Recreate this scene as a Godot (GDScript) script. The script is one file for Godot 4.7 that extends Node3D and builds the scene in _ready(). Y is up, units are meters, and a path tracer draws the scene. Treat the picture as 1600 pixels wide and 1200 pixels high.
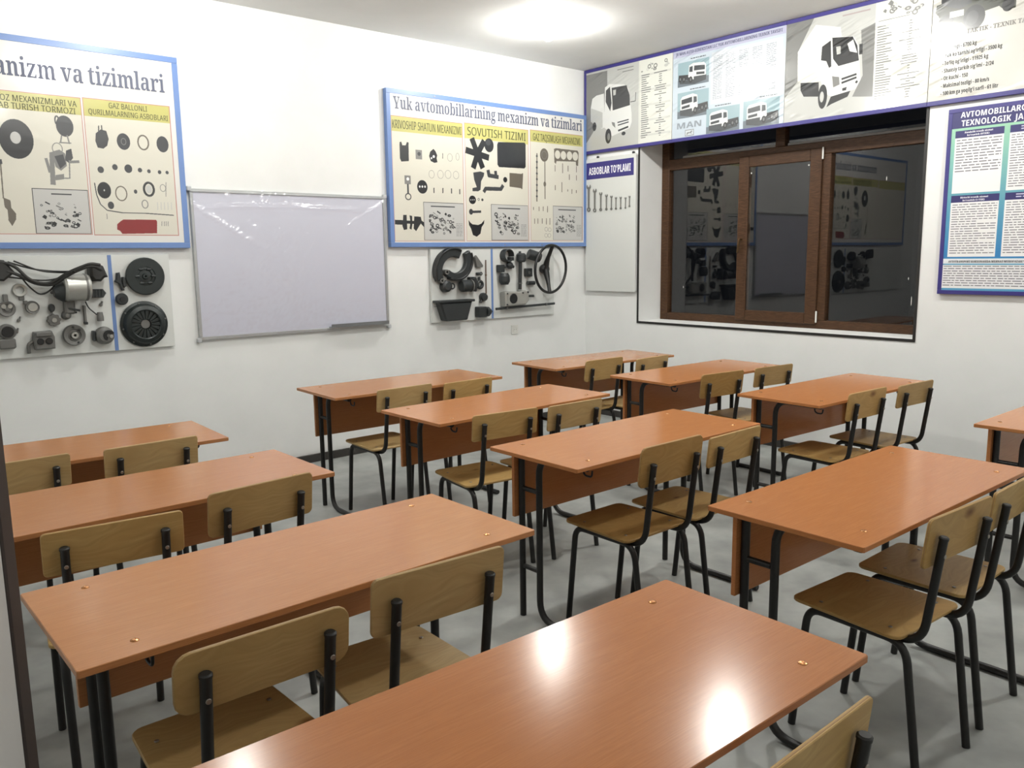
extends Node3D
# A classroom at night: rows of two-seat school desks, posters and boards with vehicle parts, a dark window.
# World: room corner (whiteboard wall / window wall) at the origin, x runs along the whiteboard wall (room at x < 0),
# z runs away from the whiteboard wall, y is up, metres.

const CEIL := 3.207
const ROOM_W := 6.35
const ROOM_D := 6.6
const REVEAL := 0.30

var mats := {}
var taken := {}

# ------------------------------------------------------------------ naming
func numbered(called: String) -> String:
	if not taken.has(called):
		taken[called] = 0
		return called
	taken[called] += 1
	return "%s_%03d" % [called, taken[called]]

func tag(o: Node, label: String, category: String, group := "") -> Node:
	o.set_meta("label", label)
	o.set_meta("category", category)
	if group != "":
		o.set_meta("group", group)
	return o

func thing(called: String, label: String, category: String, at := Vector3.ZERO, turn := 0.0, group := "") -> Node3D:
	var o := Node3D.new()
	o.name = numbered(called)
	add_child(o, true)
	o.position = at
	o.rotation.y = turn
	tag(o, label, category, group)
	return o

func put(called: String, mesh: Mesh, m: Material, parent: Node, xf := Transform3D.IDENTITY) -> MeshInstance3D:
	var o := MeshInstance3D.new()
	o.name = called
	o.mesh = mesh
	o.material_override = m
	o.transform = xf
	o.cast_shadow = GeometryInstance3D.SHADOW_CASTING_SETTING_ON
	parent.add_child(o, true)
	return o

func struct(called: String, mesh: Mesh, m: Material, xf := Transform3D.IDENTITY) -> MeshInstance3D:
	var o := put(called, mesh, m, self, xf)
	o.set_meta("kind", "structure")
	return o

# ------------------------------------------------------------------ geometry
func begin() -> SurfaceTool:
	var st := SurfaceTool.new()
	st.begin(Mesh.PRIMITIVE_TRIANGLES)
	return st

func tri(st: SurfaceTool, a: Vector3, b: Vector3, c: Vector3, na: Vector3, nb: Vector3, nc: Vector3, ua := Vector2.ZERO, ub := Vector2.ZERO, uc := Vector2.ZERO) -> void:
	# front faces run clockwise
	if (b - a).cross(c - a).dot(na + nb + nc) > 0.0:
		var t := b; b = c; c = t
		t = nb; nb = nc; nc = t
		var u := ub; ub = uc; uc = u
	st.set_normal(na); st.set_uv(ua); st.add_vertex(a)
	st.set_normal(nb); st.set_uv(ub); st.add_vertex(b)
	st.set_normal(nc); st.set_uv(uc); st.add_vertex(c)

func quad(st: SurfaceTool, a: Vector3, b: Vector3, c: Vector3, d: Vector3, na: Vector3, nb: Vector3, nc: Vector3, nd: Vector3) -> void:
	tri(st, a, b, c, na, nb, nc)
	tri(st, a, c, d, na, nc, nd)

func prism(st: SurfaceTool, xf: Transform3D, poly: PackedVector2Array, depth: float, bevel := 0.0) -> void:
	# polygon in local xy drawn out from z = 0 to z = depth, both rims bevelled
	if Geometry2D.is_polygon_clockwise(poly):
		poly.reverse()
	var n := poly.size()
	var inner := PackedVector2Array()
	var out2 := PackedVector2Array()
	for i in n:
		var a := poly[(i + n - 1) % n]
		var b := poly[i]
		var c := poly[(i + 1) % n]
		var d1 := (b - a).normalized()
		var d2 := (c - b).normalized()
		var n1 := Vector2(d1.y, -d1.x)
		var n2 := Vector2(d2.y, -d2.x)
		var m := (n1 + n2)
		m = m / maxf(0.35, 1.0 + n1.dot(n2))
		out2.append(m)
		inner.append(b - m * bevel)
	var bs := xf.basis
	var idx := Geometry2D.triangulate_polygon(poly)
	for side in 2:
		var z := 0.0 if side == 0 else depth
		var nn := (bs * Vector3(0, 0, -1.0 if side == 0 else 1.0)).normalized()
		for t in range(0, idx.size(), 3):
			var v: Array[Vector3] = []
			for k in 3:
				var q := inner[idx[t + k]]
				v.append(xf * Vector3(q.x, q.y, z))
			tri(st, v[0], v[1], v[2], nn, nn, nn)
	for i in n:
		var j := (i + 1) % n
		var d := (poly[j] - poly[i]).normalized()
		var fl := Vector3(d.y, -d.x, 0)
		var wn := (bs * fl).normalized()
		var p0 := xf * Vector3(poly[i].x, poly[i].y, bevel)
		var p1 := xf * Vector3(poly[j].x, poly[j].y, bevel)
		var p2 := xf * Vector3(poly[j].x, poly[j].y, depth - bevel)
		var p3 := xf * Vector3(poly[i].x, poly[i].y, depth - bevel)
		quad(st, p0, p1, p2, p3, wn, wn, wn, wn)
		if bevel > 0.0:
			for side in 2:
				var z := 0.0 if side == 0 else depth
				var zz := bevel if side == 0 else depth - bevel
				var bn := (bs * (fl + Vector3(0, 0, -1.0 if side == 0 else 1.0))).normalized()
				quad(st, xf * Vector3(inner[i].x, inner[i].y, z), xf * Vector3(inner[j].x, inner[j].y, z), xf * Vector3(poly[j].x, poly[j].y, zz), xf * Vector3(poly[i].x, poly[i].y, zz), bn, bn, bn, bn)

func rrect(w: float, h: float, r: float, n := 3) -> PackedVector2Array:
	# rounded rectangle round the origin
	var p := PackedVector2Array()
	var c := [Vector2(w / 2 - r, h / 2 - r), Vector2(-w / 2 + r, h / 2 - r), Vector2(-w / 2 + r, -h / 2 + r), Vector2(w / 2 - r, -h / 2 + r)]
	for k in 4:
		for i in n + 1:
			var a := PI / 2 * (k + float(i) / n)
			var q: Vector2 = c[k]
			p.append(q + Vector2(cos(a), sin(a)) * r)
		if r <= 0.0:
			p = p.slice(0, p.size() - n)
	return p

func circle2(r: float, n := 20, ry := -1.0) -> PackedVector2Array:
	var p := PackedVector2Array()
	for i in n:
		var a := TAU * i / n
		p.append(Vector2(cos(a) * r, sin(a) * (r if ry < 0 else ry)))
	return p

func crescent(c: Vector2, r0: float, r1: float, a0: float, a1: float, n := 18) -> PackedVector2Array:
	var p := PackedVector2Array()
	for i in n + 1:
		var a := deg_to_rad(lerpf(a0, a1, float(i) / n))
		p.append(c + Vector2(cos(a), sin(a)) * r1)
	for i in n + 1:
		var a := deg_to_rad(lerpf(a1, a0, float(i) / n))
		p.append(c + Vector2(cos(a), sin(a)) * r0)
	return p

func box(st: SurfaceTool, lo: Vector3, hi: Vector3, bevel := 0.0, xf := Transform3D.IDENTITY) -> void:
	var s := hi - lo
	var poly := PackedVector2Array([Vector2(lo.x, lo.y), Vector2(hi.x, lo.y), Vector2(hi.x, hi.y), Vector2(lo.x, hi.y)])
	if bevel > 0.0:
		poly = PackedVector2Array()
		for q in rrect(s.x, s.y, bevel, 1):
			poly.append(q + Vector2(lo.x + hi.x, lo.y + hi.y) / 2)
	prism(st, xf * Transform3D(Basis.IDENTITY, Vector3(0, 0, lo.z)), poly, s.z, bevel)

func box_mesh(lo: Vector3, hi: Vector3, bevel := 0.0) -> ArrayMesh:
	var st := begin()
	box(st, lo, hi, bevel)
	return st.commit()

func prism_mesh(poly: PackedVector2Array, depth: float, bevel := 0.0, xf := Transform3D.IDENTITY) -> ArrayMesh:
	var st := begin()
	prism(st, xf, poly, depth, bevel)
	return st.commit()

func fillet(pts: Array, r: float, n := 5) -> Array:
	var o := [pts[0]]
	for i in range(1, pts.size() - 1):
		var p: Vector3 = pts[i]
		var a: Vector3 = (pts[i - 1] - p)
		var b: Vector3 = (pts[i + 1] - p)
		var k := minf(r, minf(a.length(), b.length()) * 0.49)
		var p0 := p + a.normalized() * k
		var p1 := p + b.normalized() * k
		for j in n + 1:
			var t := float(j) / n
			o.append(p0.lerp(p, t).lerp(p.lerp(p1, t), t))
	o.append(pts[-1])
	return o

func tube(st: SurfaceTool, pts: Array, r: float, seg := 10, closed := false, r_end := -1.0) -> void:
	var n := pts.size()
	var rings := []
	var norms := []
	var up := Vector3.ZERO
	var tangents := []
	for i in n:
		var t: Vector3
		if closed:
			t = pts[(i + 1) % n] - pts[(i + n - 1) % n]
		else:
			t = pts[mini(i + 1, n - 1)] - pts[maxi(i - 1, 0)]
		tangents.append(t.normalized())
	for i in n:
		var t: Vector3 = tangents[i]
		if i == 0:
			up = t.cross(Vector3(0.31, 0.83, 0.47)).normalized()
		else:
			up = (up - t * up.dot(t)).normalized()
		var side := t.cross(up)
		var rr := r if r_end < 0 else lerpf(r, r_end, float(i) / (n - 1))
		var ring := []
		var nr := []
		for k in seg:
			var a := TAU * k / seg
			var d := up * cos(a) + side * sin(a)
			ring.append(pts[i] + d * rr)
			nr.append(d)
		rings.append(ring)
		norms.append(nr)
	for i in (n if closed else n - 1):
		var j := (i + 1) % n
		for k in seg:
			var l := (k + 1) % seg
			quad(st, rings[i][k], rings[i][l], rings[j][l], rings[j][k], norms[i][k], norms[i][l], norms[j][l], norms[j][k])
	if not closed:
		for e in 2:
			var i: int = 0 if e == 0 else n - 1
			var nn: Vector3 = tangents[i] * (-1.0 if e == 0 else 1.0)
			for k in seg:
				tri(st, pts[i], rings[i][k], rings[i][(k + 1) % seg], nn, nn, nn)

func tube_mesh(pts: Array, r: float, seg := 10, closed := false, r_end := -1.0) -> ArrayMesh:
	var st := begin()
	tube(st, pts, r, seg, closed, r_end)
	return st.commit()

func lathe(st: SurfaceTool, xf: Transform3D, prof: Array, seg := 24) -> void:
	# profile of Vector2(radius, z) turned round the local z axis; flat shading between profile points
	for i in prof.size() - 1:
		var a: Vector2 = prof[i]
		var b: Vector2 = prof[i + 1]
		if a.distance_to(b) < 1e-6:
			continue
		var d := (b - a).normalized()
		var nn := Vector2(d.y, -d.x)
		for k in seg:
			var t0 := TAU * k / seg
			var t1 := TAU * (k + 1) / seg
			var c0 := Vector3(cos(t0), sin(t0), 0)
			var c1 := Vector3(cos(t1), sin(t1), 0)
			var n0 := (xf.basis * (c0 * nn.x + Vector3(0, 0, nn.y))).normalized()
			var n1 := (xf.basis * (c1 * nn.x + Vector3(0, 0, nn.y))).normalized()
			var p0 := xf * (c0 * a.x + Vector3(0, 0, a.y))
			var p1 := xf * (c1 * a.x + Vector3(0, 0, a.y))
			var p2 := xf * (c1 * b.x + Vector3(0, 0, b.y))
			var p3 := xf * (c0 * b.x + Vector3(0, 0, b.y))
			if a.x > 1e-6:
				tri(st, p0, p1, p2, n0, n1, n1)
			if b.x > 1e-6:
				tri(st, p0, p2, p3, n0, n1, n0)

func lathe_mesh(prof: Array, seg := 24, xf := Transform3D.IDENTITY) -> ArrayMesh:
	var st := begin()
	lathe(st, xf, prof, seg)
	return st.commit()

func drum(r: float, z0: float, z1: float, bev := 0.003) -> Array:
	# profile of a solid disc or drum, bevelled, from the outside face inwards so that normals point out
	return [Vector2(0, z0), Vector2(r - bev, z0), Vector2(r, z0 + bev), Vector2(r, z1 - bev), Vector2(r - bev, z1), Vector2(0, z1)]

func at(x: float, y: float, z: float) -> Transform3D:
	return Transform3D(Basis.IDENTITY, Vector3(x, y, z))

func turned(x: float, y: float, z: float, rx: float, ry: float, rz := 0.0) -> Transform3D:
	return Transform3D(Basis.from_euler(Vector3(deg_to_rad(rx), deg_to_rad(ry), deg_to_rad(rz))), Vector3(x, y, z))

# ------------------------------------------------------------------ materials
func mat(called: String, c: Color, rough: float, metal := 0.0, spec := 0.5) -> StandardMaterial3D:
	if mats.has(called):
		return mats[called]
	var m := StandardMaterial3D.new()
	m.albedo_color = c
	m.roughness = rough
	m.metallic = metal
	m.metallic_specular = spec
	mats[called] = m
	return m

func grain_texture(w: int, h: int, sx: float, sy: float, warp: float, a: Color, b: Color, c: Color, sd: int, knots: Array) -> ImageTexture:
	# wood grain that runs along the picture's width
	var fine := FastNoiseLite.new()
	fine.seed = sd
	fine.frequency = 1.0
	fine.fractal_octaves = 3
	var slow := FastNoiseLite.new()
	slow.seed = sd + 7
	slow.frequency = 1.0
	slow.fractal_octaves = 2
	var img := Image.create(w, h, false, Image.FORMAT_RGB8)
	for y in h:
		for x in w:
			# seamless in x by folding
			var u := float(x) / w
			var fx := absf(u * 2.0 - 1.0)
			var v := float(y) / h
			var fv := absf(v * 2.0 - 1.0)
			var bend := slow.get_noise_2d(fx * 2.2, fv * 3.0) * warp
			var g := fine.get_noise_2d(fx * sx, (fv + bend) * sy)
			var s := slow.get_noise_2d(fx * 1.6 + 40.0, (fv + bend) * 6.0)
			var col := a.lerp(b, clampf(0.5 + g * 0.9, 0, 1)).lerp(c, clampf(0.35 + s * 0.9, 0, 1) * 0.55)
			for k in knots:
				var d := Vector2((u - k[0]) * w / h, (v - k[1]) * 1.6).length()
				if d < k[2]:
					col = col.lerp(Color(0.36, 0.22, 0.11), (1.0 - d / k[2]) * 0.85)
			img.set_pixel(x, y, col)
	return ImageTexture.create_from_image(img)

func wood(called: String, tex: Texture2D, scale: Vector3, offset: Vector3, rough: float, tint := Color.WHITE) -> StandardMaterial3D:
	var m := StandardMaterial3D.new()
	m.albedo_texture = tex
	m.albedo_color = tint
	m.uv1_triplanar = true
	m.uv1_triplanar_sharpness = 8.0
	m.uv1_scale = scale
	m.uv1_offset = offset
	m.roughness = rough
	m.metallic_specular = 0.33
	mats[called] = m
	return m

func blotch_texture(sd: int, freq: float, lo: Color, hi: Color, size := 512, octaves := 5) -> NoiseTexture2D:
	var n := FastNoiseLite.new()
	n.seed = sd
	n.frequency = freq
	n.fractal_octaves = octaves
	var t := NoiseTexture2D.new()
	t.noise = n
	t.width = size
	t.height = size
	t.seamless = true
	var g := Gradient.new()
	g.set_color(0, lo)
	g.set_color(1, hi)
	t.color_ramp = g
	return t

func bump_texture(sd: int, freq: float, strength: float, size := 512) -> NoiseTexture2D:
	var n := FastNoiseLite.new()
	n.seed = sd
	n.frequency = freq
	n.fractal_octaves = 4
	var t := NoiseTexture2D.new()
	t.noise = n
	t.width = size
	t.height = size
	t.seamless = true
	t.as_normal_map = true
	t.bump_strength = strength
	return t

# ------------------------------------------------------------------ printing
const INK := [
	Color(0.13, 0.14, 0.15), Color(0.52, 0.52, 0.51), Color(0.80, 0.80, 0.79), Color(0.96, 0.96, 0.95), Color(0.89, 0.875, 0.82),
	Color(0.79, 0.77, 0.46), Color(0.76, 0.50, 0.46), Color(0.93, 0.93, 0.90), Color(0.26, 0.27, 0.28), Color(0.43, 0.40, 0.36),
	Color(0.55, 0.13, 0.14), Color(0.82, 0.87, 0.92), Color(0.17, 0.16, 0.40), Color(0.62, 0.74, 0.78), Color(0.27, 0.28, 0.24)]

class Canvas:
	var img: Image
	var k: float
	func _init(w_mm: float, h_mm: float, px_per_mm: float, bg: Color) -> void:
		k = px_per_mm
		img = Image.create(int(w_mm * k), int(h_mm * k), false, Image.FORMAT_RGB8)
		img.fill(bg)
	func rect(x: float, y: float, w: float, h: float, c: Color) -> void:
		img.fill_rect(Rect2i(roundi(x * k), roundi(y * k), maxi(1, roundi(w * k)), maxi(1, roundi(h * k))), c)
	func poly(p: PackedVector2Array, c: Color) -> void:
		var y0 := 1e9
		var y1 := -1e9
		for q in p:
			y0 = minf(y0, q.y * k)
			y1 = maxf(y1, q.y * k)
		for y in range(maxi(0, floori(y0)), mini(img.get_height(), ceili(y1))):
			var xs := []
			var yy := y + 0.5
			for i in p.size():
				var a := p[i] * k
				var b := p[(i + 1) % p.size()] * k
				if (a.y <= yy) != (b.y <= yy):
					xs.append(a.x + (yy - a.y) / (b.y - a.y) * (b.x - a.x))
			xs.sort()
			for i in range(0, xs.size() - 1, 2):
				var xa := maxi(0, roundi(xs[i]))
				var xb := mini(img.get_width(), roundi(xs[i + 1]))
				if xb > xa:
					img.fill_rect(Rect2i(xa, y, xb - xa, 1), c)
	func ell(cx: float, cy: float, rx: float, ry: float, c: Color) -> void:
		var p := PackedVector2Array()
		for i in 28:
			p.append(Vector2(cx + cos(TAU * i / 28) * rx, cy + sin(TAU * i / 28) * ry))
		poly(p, c)
	func line(pts: PackedVector2Array, w: float, c: Color) -> void:
		for i in pts.size() - 1:
			var d := (pts[i + 1] - pts[i]).normalized()
			var s := Vector2(-d.y, d.x) * w / 2
			poly(PackedVector2Array([pts[i] + s, pts[i + 1] + s, pts[i + 1] - s, pts[i] - s]), c)
			if w > 6 and i > 0:
				ell(pts[i].x, pts[i].y, w / 2, w / 2, c)
	func ring(cx: float, cy: float, rx: float, ry: float, w: float, c: Color) -> void:
		var p := PackedVector2Array()
		for i in 29:
			p.append(Vector2(cx + cos(TAU * i / 28) * (rx - w / 2), cy + sin(TAU * i / 28) * (ry - w / 2)))
		for i in 28:
			var s := p[i + 1] - p[i]
			s = Vector2(-s.y, s.x).normalized() * w / 2
			poly(PackedVector2Array([p[i] + s, p[i + 1] + s, p[i + 1] - s, p[i] - s]), c)
	func art(items: Array, ink: Array) -> void:
		for it in items:
			var c: Color = ink[it[1]]
			match int(it[0]):
				0:
					var p := PackedVector2Array()
					for i in range(2, it.size(), 2):
						p.append(Vector2(it[i], it[i + 1]))
					poly(p, c)
				1:
					ell(it[2], it[3], it[4], it[5], c)
				2:
					ring(it[2], it[3], it[4], it[5], it[6], c)
				3:
					var p := PackedVector2Array()
					for i in range(3, it.size(), 2):
						p.append(Vector2(it[i], it[i + 1]))
					line(p, it[2], c)
				4:
					rect(it[2], it[3], it[4], it[5], c)
	func copy_lines(x: float, y: float, w: float, h: float, rows: int, sd: int, c: Color, weight := 0.35, ragged := 0.25) -> void:
		# body copy too small to read: rows of word-long dashes
		var r := RandomNumberGenerator.new()
		r.seed = sd
		var step := h / rows
		for i in rows:
			var xx := x
			var stop := x + w * (1.0 - (r.randf() * ragged if i % 4 == 3 else 0.0))
			while xx < stop:
				var ww := minf(r.randf_range(0.9, 3.4) * step, stop - xx)
				rect(xx, y + i * step, ww, step * weight, c)
				xx += ww + step * 0.45
	func drawing(x: float, y: float, w: float, h: float, n: int, sd: int, dark: Color, pale: Color) -> void:
		# small exploded view: many little machine parts in ink
		var r := RandomNumberGenerator.new()
		r.seed = sd
		for i in n:
			var cx := x + r.randf() * w
			var cy := y + r.randf() * h
			var s := r.randf_range(0.02, 0.075) * w
			var c := dark if r.randf() < 0.7 else pale
			match r.randi() % 4:
				0:
					ring(cx, cy, s, s * 0.9, s * 0.45, c)
				1:
					ell(cx, cy, s, s * 0.6, c)
					ell(cx, cy, s * 0.4, s * 0.25, pale)
				2:
					line(PackedVector2Array([Vector2(cx - s, cy - s * 0.6), Vector2(cx + s, cy + s * 0.5)]), s * 0.6, c)
				3:
					poly(PackedVector2Array([Vector2(cx - s, cy), Vector2(cx, cy - s), Vector2(cx + s * 0.9, cy - s * 0.2), Vector2(cx + s * 0.4, cy + s)]), c)
	func texture() -> ImageTexture:
		img.generate_mipmaps()
		return ImageTexture.create_from_image(img)

func print_material(tex: Texture2D, rough: float, coat := 0.0, bump: Texture2D = null, paper := Color.WHITE) -> StandardMaterial3D:
	var m := StandardMaterial3D.new()
	m.albedo_color = paper
	m.albedo_texture = tex
	m.roughness = rough
	if coat > 0.0:
		m.clearcoat_enabled = true
		m.clearcoat = coat
		m.clearcoat_roughness = 0.12
	if bump:
		m.normal_enabled = true
		m.normal_texture = bump
		m.normal_scale = 0.5
	return m

var fonts := {}
func font(serif: bool, bold: bool) -> SystemFont:
	var key := [serif, bold]
	if not fonts.has(key):
		var f := SystemFont.new()
		f.font_names = PackedStringArray(["Droid Serif" if serif else "Droid Sans"])
		f.font_weight = 700 if bold else 400
		fonts[key] = f
	return fonts[key]

func lettering(parent: Node, text: String, x: float, base: float, w: float, cap: float, z: float, m: Material, serif := false, bold := true) -> void:
	# raised by half a millimetre; x and base are the start of the base line, cap the height of a capital
	var t := TextMesh.new()
	t.text = text
	t.font = font(serif, bold)
	t.font_size = 48
	t.pixel_size = 0.01
	t.depth = 0.02
	t.curve_step = 3.0
	t.horizontal_alignment = HORIZONTAL_ALIGNMENT_LEFT
	var ref: TextMesh = t.duplicate()
	ref.text = "H"
	var hb := ref.get_aabb()
	var bb := t.get_aabb()
	var sx := w / maxf(bb.size.x, 0.001)
	var sy := cap / maxf(hb.size.y, 0.001)
	var o := put("lettering", t, m, parent)
	o.transform = Transform3D(Basis.from_scale(Vector3(sx, sy, 0.05)), Vector3(x - bb.position.x * sx, base - hb.position.y * sy, z + 0.0006))

const ART_COOLING := [
	[4,6,34,197,691,958], [4,4,38,201,683,950], [4,5,38,201,683,113], [4,6,742,189,706,964], [4,4,746,193,698,956], [4,5,746,193,698,120],
	[4,6,1469,182,659,968], [4,4,1473,186,651,960], [4,5,1473,186,651,98], [0,0,107,394,124,389,132,416,163,414,175,388,191,390,188,532,118,540,106,516], [4,1,254,440,61,73], [1,8,287,471,16,15],
	[0,0,427,422,394,447,383,481,398,519,433,531,464,524,456,493,463,470,446,438], [1,3,428,482,11,11], [1,3,406,496,7,8], [3,8,6,518,450,517,492], [2,1,589,479,26,32,3], [2,1,667,468,18,30,3],
	[2,1,402,622,28,32,3], [2,1,490,619,30,34,3], [2,1,566,615,31,34,3], [2,1,647,616,30,32,3], [4,1,143,644,58,66], [1,3,173,670,13,13],
	[3,8,16,172,709,172,781], [2,8,172,806,30,28,9], [1,0,309,725,50,53], [1,3,284,724,8,9], [1,3,309,723,8,9], [1,3,335,722,8,9],
	[3,8,10,422,728,421,769], [3,8,10,511,725,509,766], [3,8,10,598,725,597,766], [3,8,10,682,727,681,769], [3,0,36,40,1006,133,1008], [0,0,119,949,151,948,153,1060,121,1066,108,1033,115,988],
	[0,0,178,951,203,955,203,1020,193,1063,174,1054,185,1003], [0,0,223,958,285,960,292,990,318,1005,314,1041,283,1013,237,1074,213,1054], [3,0,24,147,1004,283,1008], [4,0,314,843,403,302], [4,2,317,846,397,296], [1,0,877,431,34,33],
	[3,0,52,877,431,819,308], [3,0,52,877,431,752,407], [3,0,52,877,431,828,551], [3,0,52,877,431,931,545], [3,0,52,877,431,1000,455], [3,0,52,877,431,952,318],
	[1,0,1003,352,50,57], [1,8,995,329,28,26], [0,0,1103,318,1404,300,1417,315,1415,506,1398,521,1110,525,1093,506,1093,339], [0,8,827,586,904,573,946,582,939,610,910,653,902,724,877,737,816,739,816,713,862,704,836,644], [3,8,34,987,556,997,601,1103,610], [3,8,30,1069,559,1074,609],
	[1,0,1177,628,23,23], [0,9,1227,567,1377,569,1371,693,1225,684], [3,9,14,1377,563,1366,699], [3,8,32,936,742,958,712,1127,709,1153,675], [1,0,814,810,37,35], [2,8,880,804,12,11,5],
	[1,8,920,806,12,11], [1,2,795,811,5,5], [1,2,814,810,5,5], [1,2,832,809,5,5], [3,8,20,781,911,904,905], [1,8,796,909,21,24],
	[0,0,767,977,786,998,808,1012,870,1017,905,1004,937,974,933,1004,907,1034,893,1089,852,1115,811,1101,792,1048,772,1018], [4,0,1014,840,423,305], [4,2,1017,843,417,299], [3,9,12,1550,380,1545,801], [3,8,20,1549,398,1549,413], [3,8,20,1549,448,1549,463],
	[3,8,20,1548,498,1548,513], [3,8,20,1548,548,1547,563], [3,8,20,1547,598,1547,613], [3,8,20,1547,648,1546,663], [3,8,20,1546,698,1546,713], [3,8,20,1545,748,1545,763],
	[1,9,1638,390,51,58], [2,1,1638,390,32,35,4], [3,9,9,1645,448,1645,776], [1,9,1643,644,16,23], [0,9,1759,328,1783,320,2059,323,2074,338,2068,461,2040,457,2036,424,1791,433,1782,459,1764,447], [1,4,1804,375,34,38],
	[1,4,1878,377,35,38], [1,4,1956,375,35,39], [1,4,2030,376,36,39], [3,9,8,1771,470,1771,526], [3,9,8,1867,449,1867,536], [3,9,8,1937,465,1937,517],
	[3,9,8,2045,463,2045,520], [3,9,8,1953,542,1953,593], [3,9,8,2045,546,2045,593], [3,9,8,1773,647,1773,693], [3,9,8,1857,617,1857,707], [3,9,8,1932,679,1932,699],
	[3,9,8,1987,675,1986,717], [3,9,8,2043,681,2043,707], [3,9,8,1504,850,1504,876], [3,9,8,1570,845,1570,885], [3,9,8,1622,843,1621,884], [3,9,8,1675,838,1674,894],
	[3,9,8,1515,951,1515,997], [3,9,8,1555,950,1555,996], [3,9,8,1608,949,1608,995], [3,9,8,1660,946,1659,1002], [3,9,8,1703,945,1702,1002], [2,1,1657,1045,20,19,3],
	[2,1,1700,1048,20,19,3], [2,1,1655,1100,20,19,3], [2,1,1696,1100,20,19,3], [4,0,1742,833,380,308], [4,2,1745,836,374,302],
]
const ART_BRAKES := [
	[4,6,858,307,727,809], [4,4,862,311,719,801], [4,5,862,311,719,98], [4,6,1594,304,511,816], [4,4,1598,308,503,808], [4,5,1598,308,503,102],
	[1,0,1225,575,88,111], [1,2,1222,568,27,34], [1,8,1485,481,47,61], [2,8,1446,451,14,29,8], [3,1,8,1464,535,1454,577,1505,578], [3,1,8,1493,532,1501,576],
	[3,1,6,1446,578,1512,577], [0,1,1407,632,1444,619,1473,639,1477,711,1443,741,1415,720,1410,682], [0,8,1480,622,1509,609,1514,664,1489,694,1470,678], [0,8,1415,659,1462,645,1473,700,1439,730], [3,1,16,1489,688,1547,682], [3,1,16,1368,673,1383,755],
	[0,1,1389,639,1414,632,1407,826,1379,825], [0,1,1410,768,1457,759,1455,790,1408,799], [2,1,1434,614,29,35,5], [3,1,7,1493,677,1486,783,1440,785], [3,9,7,1134,699,1129,913], [0,9,1129,908,1163,923,1164,966,1185,998,1182,1031,1159,1070,1143,1037,1144,978,1131,962],
	[3,8,18,1132,694,1134,720], [4,0,1278,849,301,262], [4,2,1281,852,295,256], [0,8,1653,508,1682,483,1714,489,1724,536,1712,577,1689,596,1657,592,1647,554], [3,8,6,1670,495,1673,461], [3,8,6,1689,488,1689,458],
	[1,8,1809,545,39,50], [2,1,1809,545,16,21,4], [2,9,1926,542,36,48,9], [1,8,2044,544,37,50], [1,8,1663,723,18,20], [1,8,1746,703,16,18],
	[1,8,1824,708,23,26], [1,8,1893,713,13,14], [1,8,1947,717,11,12], [1,8,2012,719,11,12], [1,8,2059,719,10,11], [1,0,1673,846,39,50],
	[1,2,1673,846,4,6], [2,9,1770,862,36,47,7], [1,8,1856,847,10,13], [2,0,1938,829,37,48,14], [1,2,1938,829,19,26], [2,1,2025,818,19,24,4],
	[3,1,4,2047,780,2040,871], [1,8,1704,936,18,23], [2,1,1907,923,21,28,6], [3,8,6,1621,803,1627,874,1644,931,1680,967,1768,980,1906,980,2081,989], [3,2,5,1984,909,1983,957], [3,2,5,2006,908,2005,956],
	[3,2,5,2027,907,2026,956], [3,2,5,2049,907,2048,955], [3,2,5,2071,906,2070,955], [3,1,4,2003,1029,2000,1059], [3,1,4,2018,1029,2016,1059], [3,1,4,2030,1029,2028,1059],
	[3,1,4,2042,1028,2040,1059], [3,1,4,1676,988,1675,1020], [0,10,1752,1033,1770,1021,1967,1020,1973,1030,1967,1105,1757,1110,1745,1092,1728,1083,1731,1051],
]
const ART_TANKER := [
	[4,2,9,1,654,738], [4,7,663,14,375,729], [0,1,2,42,288,43,290,372,69,609,2,676], [0,3,103,262,155,240,248,236,258,534,224,542,86,465,83,343], [0,2,86,344,138,363,232,400,233,537,156,522,90,465], [0,3,261,185,314,164,493,194,541,234,566,364,583,458,584,528,561,577,350,623,300,569,249,533,257,320],
	[0,0,342,201,520,206,557,294,563,381,357,399], [0,0,273,214,322,188,343,332,327,403,270,312], [0,2,359,223,396,223,392,269,364,271], [3,0,10,415,512,549,502], [3,0,10,420,536,549,523], [0,1,344,498,382,508,391,556,355,528],
	[3,0,16,424,584,545,563], [1,0,304,617,37,66], [1,1,309,624,17,33], [1,0,130,513,24,39], [1,0,489,615,24,16], [3,0,6,566,355,625,355,628,282],
]
const ART_TRACTORS := [
	[4,13,52,133,312,193], [4,13,53,364,314,207], [4,13,348,532,315,201], [4,13,697,523,316,202],
]
const ART_BOXTRUCK := [
	[4,2,-3,-6,670,738], [4,7,667,-24,362,755], [0,1,-10,9,225,7,104,222,102,444,1,547], [0,1,570,180,669,151,675,635,528,614,597,483], [0,3,230,75,419,129,430,192,354,182,282,224,264,470,102,449,95,236], [0,7,101,380,261,407,259,477,102,449],
	[0,0,127,459,271,476,275,576,155,559,129,512], [0,3,279,224,354,182,517,209,555,276,580,481,582,511,547,566,375,591,333,569,284,468,264,470], [0,0,360,188,512,210,548,275,565,378,416,390,373,333], [0,0,285,235,350,204,362,383,345,390,322,340,281,327], [0,2,392,255,426,257,428,308,400,310], [0,3,475,251,516,231,550,325,495,305],
	[3,0,14,443,483,553,466], [3,0,14,444,509,554,488], [0,1,371,451,425,465,431,517,383,530], [0,0,452,546,485,541,481,564,453,564], [3,0,16,550,526,560,512], [1,0,305,581,35,84],
	[1,2,299,582,16,38], [0,0,369,590,514,571,494,609,372,643,338,659], [3,0,24,574,270,576,340],
]
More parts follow.
